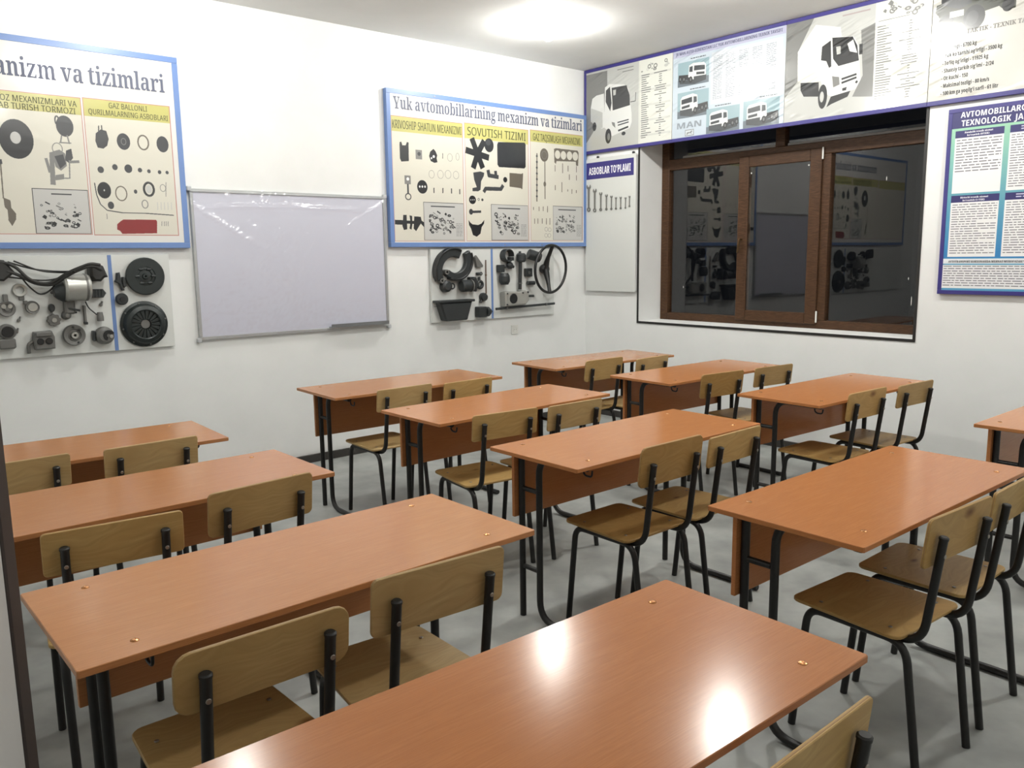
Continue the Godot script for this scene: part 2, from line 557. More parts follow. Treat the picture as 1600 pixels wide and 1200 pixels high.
const ART_FIELD := [
	[0,14,16,179,22,134,50,131,45,48,262,73,351,120,485,135,485,246,427,251,391,217,307,229,279,325,207,310,178,268,125,284,59,261,36,201], [1,0,252,252,64,73], [1,8,241,254,36,44], [1,0,85,239,45,35], [1,0,442,219,34,40], [4,3,105,191,84,36],
	[0,8,46,66,219,89,233,163,163,184,55,141],
]

# ------------------------------------------------------------------ furniture
var desk_meshes := {}
var chair_meshes := {}

func make_desk(label: String, pos: Vector2, turn: float, wood_key: String) -> Node3D:
	var t := thing("school_desk", label, "desk", Vector3(pos.x, 0, pos.y), turn, "two-seat school desks in rows")
	if desk_meshes.is_empty():
		var flat := Transform3D(Basis(Vector3.RIGHT, -PI / 2), Vector3.ZERO)
		desk_meshes.top = prism_mesh(rrect(1.2, 0.506, 0.004, 1), 0.016, 0.0015, Transform3D(flat.basis, Vector3(0, 0.734, 0)))
		desk_meshes.panel = box_mesh(Vector3(-0.508, 0.44, -0.222), Vector3(0.508, 0.733, -0.206), 0.0012)
		for s in [-1, 1]:
			var x: float = 0.478 * s
			desk_meshes[["leg", s]] = tube_mesh([Vector3(x, 0.001, -0.192), Vector3(x, 0.7335, -0.192)], 0.0138, 12)
			desk_meshes[["foot", s]] = tube_mesh(fillet([Vector3(x, 0.7195, 0.19), Vector3(x, 0.7195, -0.085), Vector3(x, 0.0145, -0.085), Vector3(x, 0.0145, 0.34)], 0.085, 7), 0.0138, 12)
			for y in [0.225, 0.565]:
				desk_meshes[["bar", s, y]] = tube_mesh([Vector3(x, y, -0.18), Vector3(x, y, -0.097)], 0.0105, 10)
			var hx: float = 0.44 * s
			desk_meshes[["hook", s]] = tube_mesh(fillet([Vector3(hx, 0.733, 0.13), Vector3(hx, 0.675, 0.13), Vector3(hx, 0.675, 0.175), Vector3(hx, 0.70, 0.178)], 0.022, 6), 0.004, 8)
		desk_meshes.bolt = lathe_mesh([Vector2(0, 0), Vector2(0.0095, 0), Vector2(0.0088, 0.0016), Vector2(0.006, 0.0028), Vector2(0.0025, 0.003), Vector2(0, 0.0016)], 12, Transform3D(Basis(Vector3.RIGHT, -PI / 2), Vector3.ZERO))
	var top := put("tabletop", desk_meshes.top, mats[wood_key], t)
	put("modesty_panel", desk_meshes.panel, mats[wood_key], t)
	for s in [-1, 1]:
		var leg := put("leg", desk_meshes[["leg", s]], mats.black_metal, t)
		put("foot_frame", desk_meshes[["foot", s]], mats.black_metal, t)
		for y in [0.225, 0.565]:
			put("crossbar", desk_meshes[["bar", s, y]], mats.black_metal, leg)
		put("bag_hook", desk_meshes[["hook", s]], mats.black_metal, t)
		for z in [-0.187, 0.187]:
			put("bolt", desk_meshes.bolt, mats.brass, top, at(0.474 * s, 0.7499, z))
	return t

func make_chair(label: String, pos: Vector2, turn: float, wood_key: String, style: int) -> Node3D:
	# local z = 0 is the rear edge of the seat, the sitter faces -z
	var t := thing("school_chair", label, "chair", Vector3(pos.x, 0, pos.y), turn, "plywood chairs at the school desks")
	if chair_meshes.is_empty():
		chair_meshes.seat = prism_mesh(seat_outline(), 0.011, 0.002, Transform3D(Basis(Vector3.RIGHT, -PI / 2), Vector3(0, 0.429, 0)))
		for s in [-1, 1]:
			var x: float = 0.153 * s
			chair_meshes[["front", s]] = tube_mesh(fillet([Vector3(x, 0.001, -0.345), Vector3(x, 0.4165, -0.302), Vector3(x, 0.4165, -0.20)], 0.062, 7), 0.0122, 12)
			chair_meshes[["rear", s]] = tube_mesh(fillet([Vector3(x, 0.4165, -0.12), Vector3(x, 0.4165, 0.012), Vector3(x, 0.001, 0.068)], 0.062, 7), 0.0122, 12)
			chair_meshes[["rail", s]] = tube_mesh([Vector3(x, 0.4165, -0.203), Vector3(x, 0.4165, -0.117)], 0.0122, 12)
			var px: float = 0.1315 * s
			chair_meshes[["post", s]] = tube_mesh(fillet([Vector3(px, 0.4165, -0.10), Vector3(px, 0.4165, 0.046), Vector3(px, 0.742, 0.087)], 0.075, 8), 0.0122, 12)
		chair_meshes.stretcher = tube_mesh([Vector3(-0.15, 0.4165, -0.19), Vector3(0.15, 0.4165, -0.19)], 0.009, 8)
		chair_meshes.cap = lathe_mesh([Vector2(0, 0), Vector2(0.0135, 0), Vector2(0.0135, 0.006), Vector2(0.010, 0.009), Vector2(0, 0.009)], 12, Transform3D(Basis(Vector3.RIGHT, -PI / 2 + 0.125), Vector3.ZERO))
		chair_meshes.bolt = lathe_mesh(drum(0.006, 0.0, 0.003, 0.001), 10)
		# style 0 plain, 1 well rounded, 2 tall, 3 tallest and rounded
		var tilt := atan2(0.016, 0.15)
		for k in 4:
			var h: float = [0.128, 0.132, 0.148, 0.160][k]
			var r: float = [0.012, 0.034, 0.018, 0.028][k]
			var top: float = [0.793, 0.793, 0.806, 0.817][k]
			var b := Basis(Vector3.RIGHT, tilt)
			var c := Vector3(0, top - h / 2, 0.0835 - 0.0125 - 0.011 - (0.742 - top + h / 2) * 0.126)
			chair_meshes[["back", k]] = prism_mesh(rrect(0.372, h, r, 4), 0.010, 0.0015, Transform3D(b, c))
			chair_meshes[["core", k]] = prism_mesh(rrect(0.3728, h + 0.0008, r, 4), 0.0026, 0.0002, Transform3D(b, c + b * Vector3(0, 0, 0.0037)))
	var seat := put("seat", chair_meshes.seat, mats[wood_key], t)
	var rest := put("backrest", chair_meshes[["back", style]], mats[wood_key], t)
	put("core_ply", chair_meshes[["core", style]], mats.core_ply, rest)
	for s in [-1, 1]:
		put("leg", chair_meshes[["front", s]], mats.black_metal, t)
		put("leg", chair_meshes[["rear", s]], mats.black_metal, t)
		put("seat_rail", chair_meshes[["rail", s]], mats.black_metal, t)
		var post := put("back_post", chair_meshes[["post", s]], mats.black_metal, t)
		put("post_cap", chair_meshes.cap, mats.black_plastic, post, at(0.1315 * s, 0.7415, 0.0868))
		put("bolt", chair_meshes.bolt, mats.steel, post, at(0.1315 * s, 0.694, 0.0925))
		for z in [-0.045, -0.27]:
			put("bolt", chair_meshes.bolt, mats.steel, seat, turned(0.135 * s, 0.4395, z, -90, 0))
	put("stretcher", chair_meshes.stretcher, mats.black_metal, t)
	return t

func seat_outline() -> PackedVector2Array:
	# local xy -> x, -z after laying flat: y = depth ahead of the rear edge
	var p := PackedVector2Array()
	for q in rrect(0.36, 0.365, 0.03, 4):
		p.append(Vector2(q.x * (1.0 - 0.05 * q.y / 0.18), q.y + 0.1825 - 0.008))
	return p

# ------------------------------------------------------------------ boards on the walls
func wall_node(called: String, label: String, category: String, on_window_wall: bool, u: float, y: float) -> Node3D:
	# local x runs to the viewer's right along the wall, local z comes out of it; base = lower corner of the thing
	if on_window_wall:
		return thing(called, label, category, Vector3(0, y, u), -PI / 2)
	return thing(called, label, category, Vector3(u, y, 0), 0.0)

func framed(t: Node3D, w: float, h: float, depth: float, fw: float, frame: Material, back: Material, sheet: Material, sides := "LRTB") -> void:
	put("backing", box_mesh(Vector3(0.002, 0.002, 0.001), Vector3(w - 0.002, h - 0.002, depth - 0.004)), back, t)
	var q := QuadMesh.new()
	q.size = Vector2(w - 0.004, h - 0.004)
	put("printed_sheet", q, sheet, t, at(w / 2, h / 2, depth - 0.0025))
	if "T" in sides:
		put("frame_rail", box_mesh(Vector3(0, h - fw, 0.0005), Vector3(w, h, depth), 0.0015), frame, t)
	if "B" in sides:
		put("frame_rail", box_mesh(Vector3(0, 0, 0.0005), Vector3(w, fw, depth), 0.0015), frame, t)
	if "L" in sides:
		put("frame_rail", box_mesh(Vector3(0, fw + 0.0005, 0.0005), Vector3(fw, h - fw - 0.0005, depth - 0.0004), 0.0015), frame, t)
	if "R" in sides:
		put("frame_rail", box_mesh(Vector3(w - fw, fw + 0.0005, 0.0005), Vector3(w, h - fw - 0.0005, depth - 0.0004), 0.0015), frame, t)

func truck_photo(c: Canvas, x: float, y: float, w: float, h: float, mirrored: bool) -> void:
	# a white tractor unit on a dark yard, in a photograph of w x h millimetres
	var f := func(px: float, py: float) -> Vector2: return Vector2(x + (1.0 - px if mirrored else px) * w, y + py * h)
	var shape := func(pts: Array, col: Color) -> void:
		var p := PackedVector2Array()
		for i in range(0, pts.size(), 2):
			p.append(f.call(pts[i], pts[i + 1]))
		c.poly(p, col)
	c.rect(x, y, w, h, Color(0.62, 0.73, 0.77))
	c.rect(x, y + h * 0.72, w, h * 0.28, Color(0.42, 0.47, 0.51))
	shape.call([0.08, 0.88, 0.45, 0.97, 0.95, 0.86, 0.92, 0.76, 0.2, 0.78], Color(0.24, 0.26, 0.28))
	shape.call([0.6, 0.55, 0.97, 0.5, 0.98, 0.66, 0.6, 0.78], Color(0.16, 0.17, 0.19))
	shape.call([0.10, 0.26, 0.16, 0.16, 0.50, 0.10, 0.64, 0.18, 0.66, 0.64, 0.46, 0.80, 0.10, 0.76], Color(0.95, 0.96, 0.96))
	shape.call([0.13, 0.28, 0.47, 0.22, 0.48, 0.42, 0.13, 0.46], Color(0.15, 0.18, 0.21))
	shape.call([0.52, 0.22, 0.62, 0.24, 0.63, 0.44, 0.52, 0.46], Color(0.22, 0.25, 0.28))
	shape.call([0.14, 0.54, 0.40, 0.50, 0.40, 0.60, 0.14, 0.64], Color(0.18, 0.20, 0.22))
	shape.call([0.08, 0.68, 0.48, 0.66, 0.48, 0.82, 0.09, 0.88], Color(0.23, 0.25, 0.27))
	for a in [[0.58, 0.76], [0.80, 0.70], [0.92, 0.67]]:
		var q: Vector2 = f.call(a[0], a[1])
		c.ell(q.x, q.y, w * 0.06, h * 0.13, Color(0.11, 0.12, 0.13))
		c.ell(q.x, q.y, w * 0.025, h * 0.06, Color(0.45, 0.46, 0.47))

func spec_table(c: Canvas, x: float, y: float, w: float, h: float, rows: int, sd: int) -> void:
	var r := RandomNumberGenerator.new()
	r.seed = sd
	var step := h / rows
	for i in rows:
		if i % 7 == 0:
			c.rect(x, y + i * step - 2, w, step * 0.9, Color(0.86, 0.86, 0.84))
		c.rect(x + 8, y + i * step + 2, r.randf_range(0.14, 0.34) * w, step * 0.32, Color(0.35, 0.35, 0.35))
		var ww := r.randf_range(0.03, 0.12) * w if r.randf() < 0.65 else r.randf_range(0.25, 0.5) * w
		c.rect(x + w * 0.66 - ww / 2, y + i * step + 2, ww, step * 0.32, Color(0.38, 0.38, 0.38))

func build_boards() -> void:
	var blue: Material = mat("blue_frame", Color(0.40, 0.51, 0.71), 0.35)
	var navy: Material = mat("navy_frame", Color(0.20, 0.18, 0.45), 0.4)
	var back: Material = mat("board_back", Color(0.82, 0.82, 0.80), 0.7)
	var title: Material = mat("title_ink", Color(0.33, 0.35, 0.43), 0.5)
	var olive: Material = mat("olive_ink", Color(0.29, 0.30, 0.19), 0.5)
	var black: Material = mat("black_ink", Color(0.15, 0.15, 0.16), 0.5)
	var white: Material = mat("white_ink", Color(0.93, 0.93, 0.95), 0.5)
	# board of lorry mechanisms, in the corner
	var w := 2.175
	var h := 1.198
	var c := Canvas.new(w * 1000, h * 1000, 0.8, Color(0.92, 0.915, 0.90))
	c.art(ART_COOLING, INK)
	for a in [[314, 843, 403, 302, 1], [1014, 840, 423, 305, 2], [1742, 833, 380, 308, 3]]:
		c.rect(a[0] + a[2] * 0.18, a[1] + a[3] * 0.09, a[2] * 0.6, 9, INK[8])
		c.drawing(a[0] + a[2] * 0.12, a[1] + a[3] * 0.26, a[2] * 0.62, a[3] * 0.56, 60, 40 + a[4], INK[0], INK[1])
		c.copy_lines(a[0] + a[2] * 0.80, a[1] + a[3] * 0.55, a[2] * 0.16, a[3] * 0.36, 9, a[4], INK[1])
	var film: Texture2D = bump_texture(5, 0.006, 3.0)
	var t := wall_node("exhibit_poster", "blue-framed poster of lorry mechanisms with printed fan and radiator, in the room corner", "poster", false, -2.205, 1.605)
	framed(t, w, h, 0.045, 0.036, blue, back, print_material(c.texture(), 0.35, 0.6, film, Color(0.90, 0.90, 0.90)))
	lettering(t, "Yuk avtomobillarining mexanizm va tizimlari", 0.062, h - 0.146, 2.053, 0.092, 0.0428, title, true)
	lettering(t, "KRIVOSHIP SHATUN MEXANIZMI", 0.048, h - 0.292, 0.664, 0.062, 0.0428, olive, false, false)
	lettering(t, "SOVUTISH TIZIMI", 0.775, h - 0.287, 0.641, 0.066, 0.0428, olive, false, false)
	lettering(t, "GAZ TAQSIMLASH MEXANIZMI", 1.503, h - 0.272, 0.590, 0.060, 0.0428, olive, false, false)
	for p in [[0.45, h - 0.018], [1.16, 0.016], [1.60, 0.016], [2.14, 0.6]]:
		put("screw", lathe_mesh(drum(0.006, 0.0, 0.003, 0.001), 10), mats.steel, t, at(p[0], p[1], 0.045))
	# board of brake and gas mechanisms
	w = 2.17
	c = Canvas.new(w * 1000, h * 1000, 0.8, Color(0.92, 0.915, 0.90))
	c.art([[4, 6, 36, 309, 800, 808], [4, 4, 40, 313, 792, 800], [4, 5, 40, 313, 792, 110]], INK)
	c.art(ART_BRAKES, INK)
	c.rect(1278 + 100, 849 + 26, 110, 7, INK[8])
	c.drawing(1278 + 40, 849 + 80, 210, 150, 46, 47, INK[0], INK[1])
	t = wall_node("exhibit_poster", "blue-framed poster of brakes and gas fittings with a printed red cylinder", "poster", false, -5.93, 1.605)
	framed(t, w, h, 0.045, 0.036, blue, back, print_material(c.texture(), 0.35, 0.6, film, Color(0.90, 0.90, 0.90)))
	lettering(t, "mexanizm va tizimlari", 0.93, h - 0.225, 1.150, 0.105, 0.0428, title, true)
	lettering(t, "TORMOZ MEXANIZMLARI VA", 1.055, h - 0.365, 0.505, 0.034, 0.0428, olive, false, false)
	lettering(t, "TO'XTAB TURISH TORMOZI", 1.045, h - 0.408, 0.505, 0.034, 0.0428, olive, false, false)
	lettering(t, "GAZ BALLONLI", 1.739, h - 0.352, 0.224, 0.032, 0.0428, olive, false, false)
	lettering(t, "QURILMALARNING ASBOBLARI", 1.622, h - 0.398, 0.465, 0.032, 0.0428, olive, false, false)
	# strip of lorry posters over the window
	var creases := crease_texture()
	var sh := 0.752
	var sy := 2.452
	c = Canvas.new(1030, sh * 1000, 1.0, INK[7])
	c.art(ART_TANKER, INK)
	c.drawing(690, 70, 300, 60, 14, 21, INK[1], INK[2])
	c.rect(672, 60, 3, 650, INK[2])
	spec_table(c, 684, 150, 330, 540, 30, 61)
	c.rect(410, 55, 190, 7, INK[1])
	c.rect(470, 82, 130, 7, INK[1])
	t = wall_node("lorry_poster", "poster of a white tanker lorry under the ceiling, between room corner and window", "poster", true, 0.012, sy)
	framed(t, 1.030, sh, 0.030, 0.028, navy, back, print_material(c.texture(), 0.35, 1.0, creases, Color(0.84, 0.845, 0.84)), "TBL")
	c = Canvas.new(1048, sh * 1000, 1.0, INK[11])
	c.rect(0, 30, 1048, 52, Color(0.76, 0.76, 0.87))
	c.rect(385, 100, 640, 400, Color(0.87, 0.89, 0.92))
	for k in 5:
		c.copy_lines(405 + k * 120, 130, 85, 340, 26, 70 + k, Color(0.58, 0.60, 0.64), 0.3, 0.6)
	truck_photo(c, 52, 125, 312, 193, true)
	truck_photo(c, 53, 364, 314, 207, false)
	truck_photo(c, 348, 532, 315, 193, false)
	truck_photo(c, 697, 523, 316, 202, false)
	for a in [[180, 104], [180, 345], [430, 512], [840, 503]]:
		c.copy_lines(a[0], a[1], 150, 9, 1, 3, INK[8], 0.8)
	c.rect(136, 668, 90, 50, INK[1])
	c.rect(141, 673, 80, 40, Color(0.86, 0.89, 0.91))
	c.poly(PackedVector2Array([Vector2(150, 706), Vector2(160, 688), Vector2(185, 690), Vector2(204, 678), Vector2(212, 684), Vector2(200, 694), Vector2(204, 708), Vector2(192, 697), Vector2(168, 698), Vector2(158, 708)]), INK[1])
	t = wall_node("lorry_poster", "pale blue poster of four small tractor-unit photographs above the window", "poster", true, 1.043, sy)
	framed(t, 1.048, sh, 0.030, 0.028, navy, back, print_material(c.texture(), 0.35, 1.0, creases, Color(0.84, 0.845, 0.84)), "TB")
	lettering(t, "JV MAN AUTO-UZBEKISTAN LLC YUK AVTOMOBILLARINING TEXNIK TAVSIFI", 0.030, sh - 0.066, 0.985, 0.024, 0.0278, mat("grey_ink", Color(0.36, 0.37, 0.46), 0.5), false, true)
	lettering(t, "MAN", 0.055, sh - 0.652, 0.245, 0.048, 0.0278, mat("silver_ink", Color(0.50, 0.53, 0.56), 0.5), false, true)
	c = Canvas.new(1042, sh * 1000, 1.0, INK[7])
	c.art(ART_BOXTRUCK, INK)
	c.drawing(700, 50, 300, 90, 20, 29, INK[1], INK[2])
	c.line(PackedVector2Array([Vector2(690, 150), Vector2(900, 150)]), 4, INK[1])
	spec_table(c, 678, 182, 350, 500, 30, 62)
	c.rect(430, 52, 200, 10, Color(0.72, 0.66, 0.66))
	t = wall_node("lorry_poster", "poster of a white box-body lorry with a specification table above the window", "poster", true, 2.092, sy)
	framed(t, 1.042, sh, 0.030, 0.028, navy, back, print_material(c.texture(), 0.35, 1.0, creases, Color(0.84, 0.845, 0.84)), "TB")
	c = Canvas.new(1300, sh * 1000, 1.0, Color(0.88, 0.87, 0.84))
	c.art(ART_FIELD, INK)
	t = wall_node("lorry_poster", "poster of a dark field lorry with a printed list of weights and speeds", "poster", true, 3.135, sy)
	framed(t, 1.300, sh, 0.030, 0.028, navy, back, print_material(c.texture(), 0.35, 1.0, creases, Color(0.84, 0.845, 0.84)), "TBR")
	lettering(t, "TAKTIK - TEXNIK TAVSIFI", 0.215, sh - 0.342, 0.42, 0.026, 0.0278, mat("grey_ink2", Color(0.45, 0.44, 0.43), 0.5), true, true)
	var rows := [["- Og'irligi - 6700 kg", 0.199], ["- Yuk ko'tarishi og'irligi - 3500 kg", 0.346], ["- To'liq og'irligi - 11925 kg", 0.271], ["- Shaxsiy tarkib sig'imi - 2/24", 0.305], ["- Ot kuchi - 150", 0.159], ["- Maksimal tezligi - 80 km/s", 0.285], ["- 100 km ga yoqilg'i sarfi - 61 litr", 0.339]]
	for i in rows.size():
		lettering(t, rows[i][0], 0.081, sh - 0.418 - i * 0.0462, rows[i][1], 0.024, 0.0278, black, false, true)
	# service poster beside the window
	w = 1.30
	h = 1.172
	c = Canvas.new(w * 1000, h * 1000, 1.0, Color(0.33, 0.62, 0.76))
	for i in 40:   # printed green to blue ground
		c.rect(0, 120 + i * 20.5, 1300, 21, Color(0.60, 0.80, 0.68).lerp(Color(0.20, 0.50, 0.73), i / 39.0))
	c.rect(0, 0, 1300, 122, INK[12])
	for k in 4:
		for j in 2:
			var x := 48 + k * 318
			var y := 138 + j * 404
			c.rect(x, y, 285, 390, Color(0.95, 0.95, 0.95))
			c.rect(x, y, 285, 44, INK[12])
			c.copy_lines(x + 10, y + 56, 266, 322 if j == 1 or k == 1 else 210, 21 if j == 1 or k == 1 else 12, 90 + k * 2 + j, Color(0.42, 0.42, 0.45), 0.32, 0.5)
			if k > 0:
				c.copy_lines(x + 60, y + 8, 165, 30, 2, 5 + k, Color(0.8, 0.8, 0.88), 0.45)
	c.rect(20, 944, 1260, 32, Color(0.92, 0.94, 0.96))
	c.rect(20, 984, 1260, 150, Color(0.93, 0.93, 0.94))
	c.copy_lines(30, 990, 1230, 138, 9, 123, Color(0.40, 0.40, 0.43), 0.34, 0.4)
	t = wall_node("service_poster", "navy and teal text poster about vehicle servicing, on the wall beside the window", "poster", true, 3.277, 1.240)
	framed(t, w, h, 0.033, 0.026, navy, back, print_material(c.texture(), 0.4, 0.0, null, Color(0.93, 0.93, 0.93)))
	lettering(t, "AVTOMOBILLARGA", 0.075, h - 0.060, 0.405, 0.036, 0.0308, white, false, true)
	lettering(t, "TEXNOLOGIK  JA", 0.082, h - 0.112, 0.352, 0.036, 0.0308, white, false, true)
	lettering(t, "Kundalik texnik xizmat", 0.105, h - 0.157, 0.165, 0.010, 0.0308, white, true, true)
	lettering(t, "ko'rsatish (KTXK)", 0.120, h - 0.175, 0.130, 0.010, 0.0308, white, true, true)
	lettering(t, "Birinchi texnik xizmat", 0.105, h - 0.561, 0.165, 0.010, 0.0308, white, true, true)
	lettering(t, "ko'rsatish (1-TXK)", 0.120, h - 0.579, 0.130, 0.010, 0.0308, white, true, true)
	lettering(t, "AVTOTRANSPORT KORXONASIDA MEHNAT MUHOFAZASI VA X", 0.058, h - 0.968, 0.475, 0.014, 0.0308, black, true, true)

func crease_texture() -> ImageTexture:
	# slack clear film over the sheets: long slanting folds, as a normal map
	var n := FastNoiseLite.new()
	n.seed = 91
	n.frequency = 1.0
	n.fractal_octaves = 3
	var img := Image.create(512, 384, false, Image.FORMAT_RGB8)
	for y in 384:
		for x in 512:
			var u := x / 512.0
			var v := y / 384.0
			var s := (u * 0.55 + v) * 7.0
			var l := (u - v * 0.5) * 1.3
			var a := n.get_noise_2d(l, s)
			var b := n.get_noise_2d(l, s + 0.05)
			var g := (b - a) * 5.0
			g = g * smoothstep(-0.1, 0.35, n.get_noise_2d(u * 2.0 + 30.0, v * 2.0))
			var nn := Vector3(-g * 0.45, g * 0.85, 1.0).normalized()
			img.set_pixel(x, y, Color(nn.x * 0.5 + 0.5, nn.y * 0.5 + 0.5, nn.z * 0.5 + 0.5))
	return ImageTexture.create_from_image(img)

func build_whiteboard() -> void:
	var alu: Material = mat("aluminium", Color(0.66, 0.67, 0.67), 0.35, 0.6)
	var t := wall_node("whiteboard", "white dry-wipe board with aluminium frame, still wrapped in clear film", "whiteboard", false, -3.735, 0.988)
	var w := 1.50
	var h := 1.004
	put("writing_surface", box_mesh(Vector3(0.012, 0.012, 0.002), Vector3(w - 0.012, h - 0.012, 0.018)), mat("board_white", Color(0.755, 0.76, 0.815), 0.30), t)
	put("frame_rail", box_mesh(Vector3(0, h - 0.022, 0.001), Vector3(w, h, 0.028), 0.004), alu, t)
	put("frame_rail", box_mesh(Vector3(0, 0, 0.001), Vector3(w, 0.022, 0.028), 0.004), alu, t)
	put("frame_rail", box_mesh(Vector3(0, 0.0225, 0.001), Vector3(0.022, h - 0.0225, 0.0275), 0.004), alu, t)
	put("frame_rail", box_mesh(Vector3(w - 0.022, 0.0225, 0.001), Vector3(w, h - 0.0225, 0.0275), 0.004), alu, t)
	for cx in [0.0, w]:
		for cy in [0.0, h]:
			put("corner_cap", box_mesh(Vector3(cx - 0.016, cy - 0.016, 0.0005), Vector3(cx + 0.016, cy + 0.016, 0.0305), 0.005), mat("grey_plastic", Color(0.70, 0.71, 0.72), 0.5), t)
	var st := begin()
	prism(st, Transform3D(Basis(Vector3.UP, PI / 2), Vector3(0.965, 0, 0)), PackedVector2Array([Vector2(-0.03, 0.024), Vector2(-0.075, 0.024), Vector2(-0.08, 0.05), Vector2(-0.076, 0.05), Vector2(-0.071, 0.03), Vector2(-0.03, 0.03)]), 0.50, 0.0)
	put("pen_tray", st.commit(), mat("tray_grey", Color(0.50, 0.51, 0.52), 0.45, 0.3), t)
	# clear film: a sheet stretched over the frame with slack folds from the upper corners
	var film := StandardMaterial3D.new()
	film.transparency = BaseMaterial3D.TRANSPARENCY_ALPHA
	film.albedo_color = Color(0.95, 0.95, 0.97, 0.06)
	film.roughness = 0.12
	film.cull_mode = BaseMaterial3D.CULL_DISABLED
	var n := FastNoiseLite.new()
	n.seed = 12
	n.frequency = 1.0
	var nx := 90
	var ny := 60
	var fz := func(u: float, v: float) -> float:
		var z := 0.031
		# fold under the top edge and slack triangles from the corners
		z += 0.010 * exp(-pow((v - 0.90 + 0.05 * absf(u - 0.5)) / 0.012, 2.0)) * smoothstep(0.02, 0.2, u) * smoothstep(0.99, 0.8, u)
		z += 0.007 * exp(-pow((v - (1.0 - u * 0.9) + 0.10) / 0.014, 2.0)) * smoothstep(0.55, 0.1, u)
		z += 0.007 * exp(-pow((v - (0.78 + (u - 0.78) * 0.85)) / 0.013, 2.0)) * smoothstep(0.7, 0.85, u)
		z += 0.0022 * absf(n.get_noise_2d((u + v) * 5.0, (u - v) * 28.0))
		z += 0.0020 * absf(n.get_noise_2d(u * 4.0, v * 16.0 + 9.0))
		return z
	st = begin()
	for i in nx:
		for j in ny:
			var p := []
			var nn := []
			for k in [[0, 0], [1, 0], [1, 1], [0, 1]]:
				var u: float = float(i + k[0]) / nx
				var v: float = float(j + k[1]) / ny
				var e := 0.004
				p.append(Vector3(-0.004 + u * (w + 0.008), -0.004 + v * (h + 0.008), fz.call(u, v)))
				nn.append(Vector3(-(fz.call(u + e, v) - fz.call(u - e, v)) / (2 * e * w), -(fz.call(u, v + e) - fz.call(u, v - e)) / (2 * e * h), 1).normalized())
			quad(st, p[0], p[1], p[2], p[3], nn[0], nn[1], nn[2], nn[3])
	put("clear_film", st.commit(), film, t)

func build_tool_board() -> void:
	var t := wall_node("tool_board", "narrow white tool panel with a navy heading, between poster and window", "tool board", true, 0.036, 1.184)
	var panel: Material = mat("panel_white", Color(0.80, 0.81, 0.80), 0.4)
	put("panel", prism_mesh(shifted(rrect(0.617, 1.222, 0.014, 3), 0.3085, 0.611), 0.032, 0.004, at(0, 0, 0.001)), panel, t)
	put("heading_plate", box_mesh(Vector3(0.012, 1.036, 0.0325), Vector3(0.594, 1.186, 0.0345), 0.0006), mat("navy_frame", Color(0.2, 0.18, 0.45), 0.4), t)
	lettering(t, "ASBOBLAR TO'PLAMI", 0.045, 1.075, 0.515, 0.066, 0.0348, mats.white_ink, false, true)
	for x in [0.14, 0.573]:
		put("hanging_knob", lathe_mesh(drum(0.012, 0.0, 0.02, 0.004), 12), mats.black_plastic, t, at(x, 1.232, 0.004))
	# nine combination wrenches hung side by side, each smaller than the last
	var spec := [[0.082, 2.179, 1.925], [0.159, 2.136, 1.918], [0.236, 2.100, 1.923], [0.307, 2.076, 1.926], [0.369, 2.060, 1.926], [0.425, 2.044, 1.927], [0.482, 2.043, 1.929], [0.540, 2.034, 1.930], [0.587, 2.044, 1.942]]
	var rank := ["largest", "second largest", "third largest", "fourth largest", "fifth largest", "sixth largest", "seventh largest", "second smallest", "smallest"]
	for i in 9:
		var s: Array = spec[i]
		var len: float = s[1] - s[2]
		var o := thing("combination_wrench", "%s steel combination wrench on the white tool panel" % rank[i], "wrench", Vector3(-0.034, s[2], s[0]), -PI / 2, "wrenches on the tool panel")
		var k: float = len * 0.075
		var st := begin()
		# open jaw, handle
		var jaw := PackedVector2Array()
		for a in range(130, 411, 20):
			jaw.append(Vector2(cos(deg_to_rad(a)) * k * 1.35, len - k * 1.3 + sin(deg_to_rad(a)) * k * 1.3))
		jaw.append(Vector2(k * 0.45, len - k * 1.4))
		jaw.append(Vector2(-k * 0.45, len - k * 1.4))
		prism(st, at(0, 0, 0.001), jaw, 0.007, 0.001)
		put("open_jaw", st.commit(), mats.tool_steel, o)
		put("shank", prism_mesh(PackedVector2Array([Vector2(-k * 0.5, k * 1.9), Vector2(k * 0.5, k * 1.9), Vector2(k * 0.62, len - k * 2.4), Vector2(-k * 0.62, len - k * 2.4)]), 0.005, 0.001, at(0, 0, 0.002)), mats.tool_steel, o)
		put("ring_end", lathe_mesh([Vector2(k * 0.62, 0.001), Vector2(k * 1.08, 0.001), Vector2(k * 1.12, 0.004), Vector2(k * 1.08, 0.008), Vector2(k * 0.62, 0.008), Vector2(k * 0.62, 0.001)], 16, at(0, k * 1.1, 0)), mats.tool_steel, o)

func shifted(p: PackedVector2Array, x: float, y: float) -> PackedVector2Array:
	var o := PackedVector2Array()
	for q in p:
		o.append(q + Vector2(x, y))
	return o

# ------------------------------------------------------------------ vehicle parts on the display boards
const FACE := 0.031    # outer face of the two display boards

func part(called: String, label: String, category: String, x: float, y: float, group: String) -> Node3D:
	return thing(called, label, category, Vector3(x, y, FACE), 0.0, group)

func display_board(label: String, x0: float, x1: float, y0: float, y1: float, xd: float) -> void:
	var t := thing("display_board", label, "display board", Vector3(x0, y0, 0), 0.0)
	put("panel", box_mesh(Vector3(0, 0, 0.001), Vector3(x1 - x0, y1 - y0, 0.030), 0.002), mat("display_white", Color(0.80, 0.81, 0.80), 0.35), t)
	put("blue_divider", box_mesh(Vector3(xd - x0 - 0.011, 0.001, 0.0295), Vector3(xd - x0 + 0.011, y1 - y0 - 0.001, 0.0315)), mats.blue_frame, t)

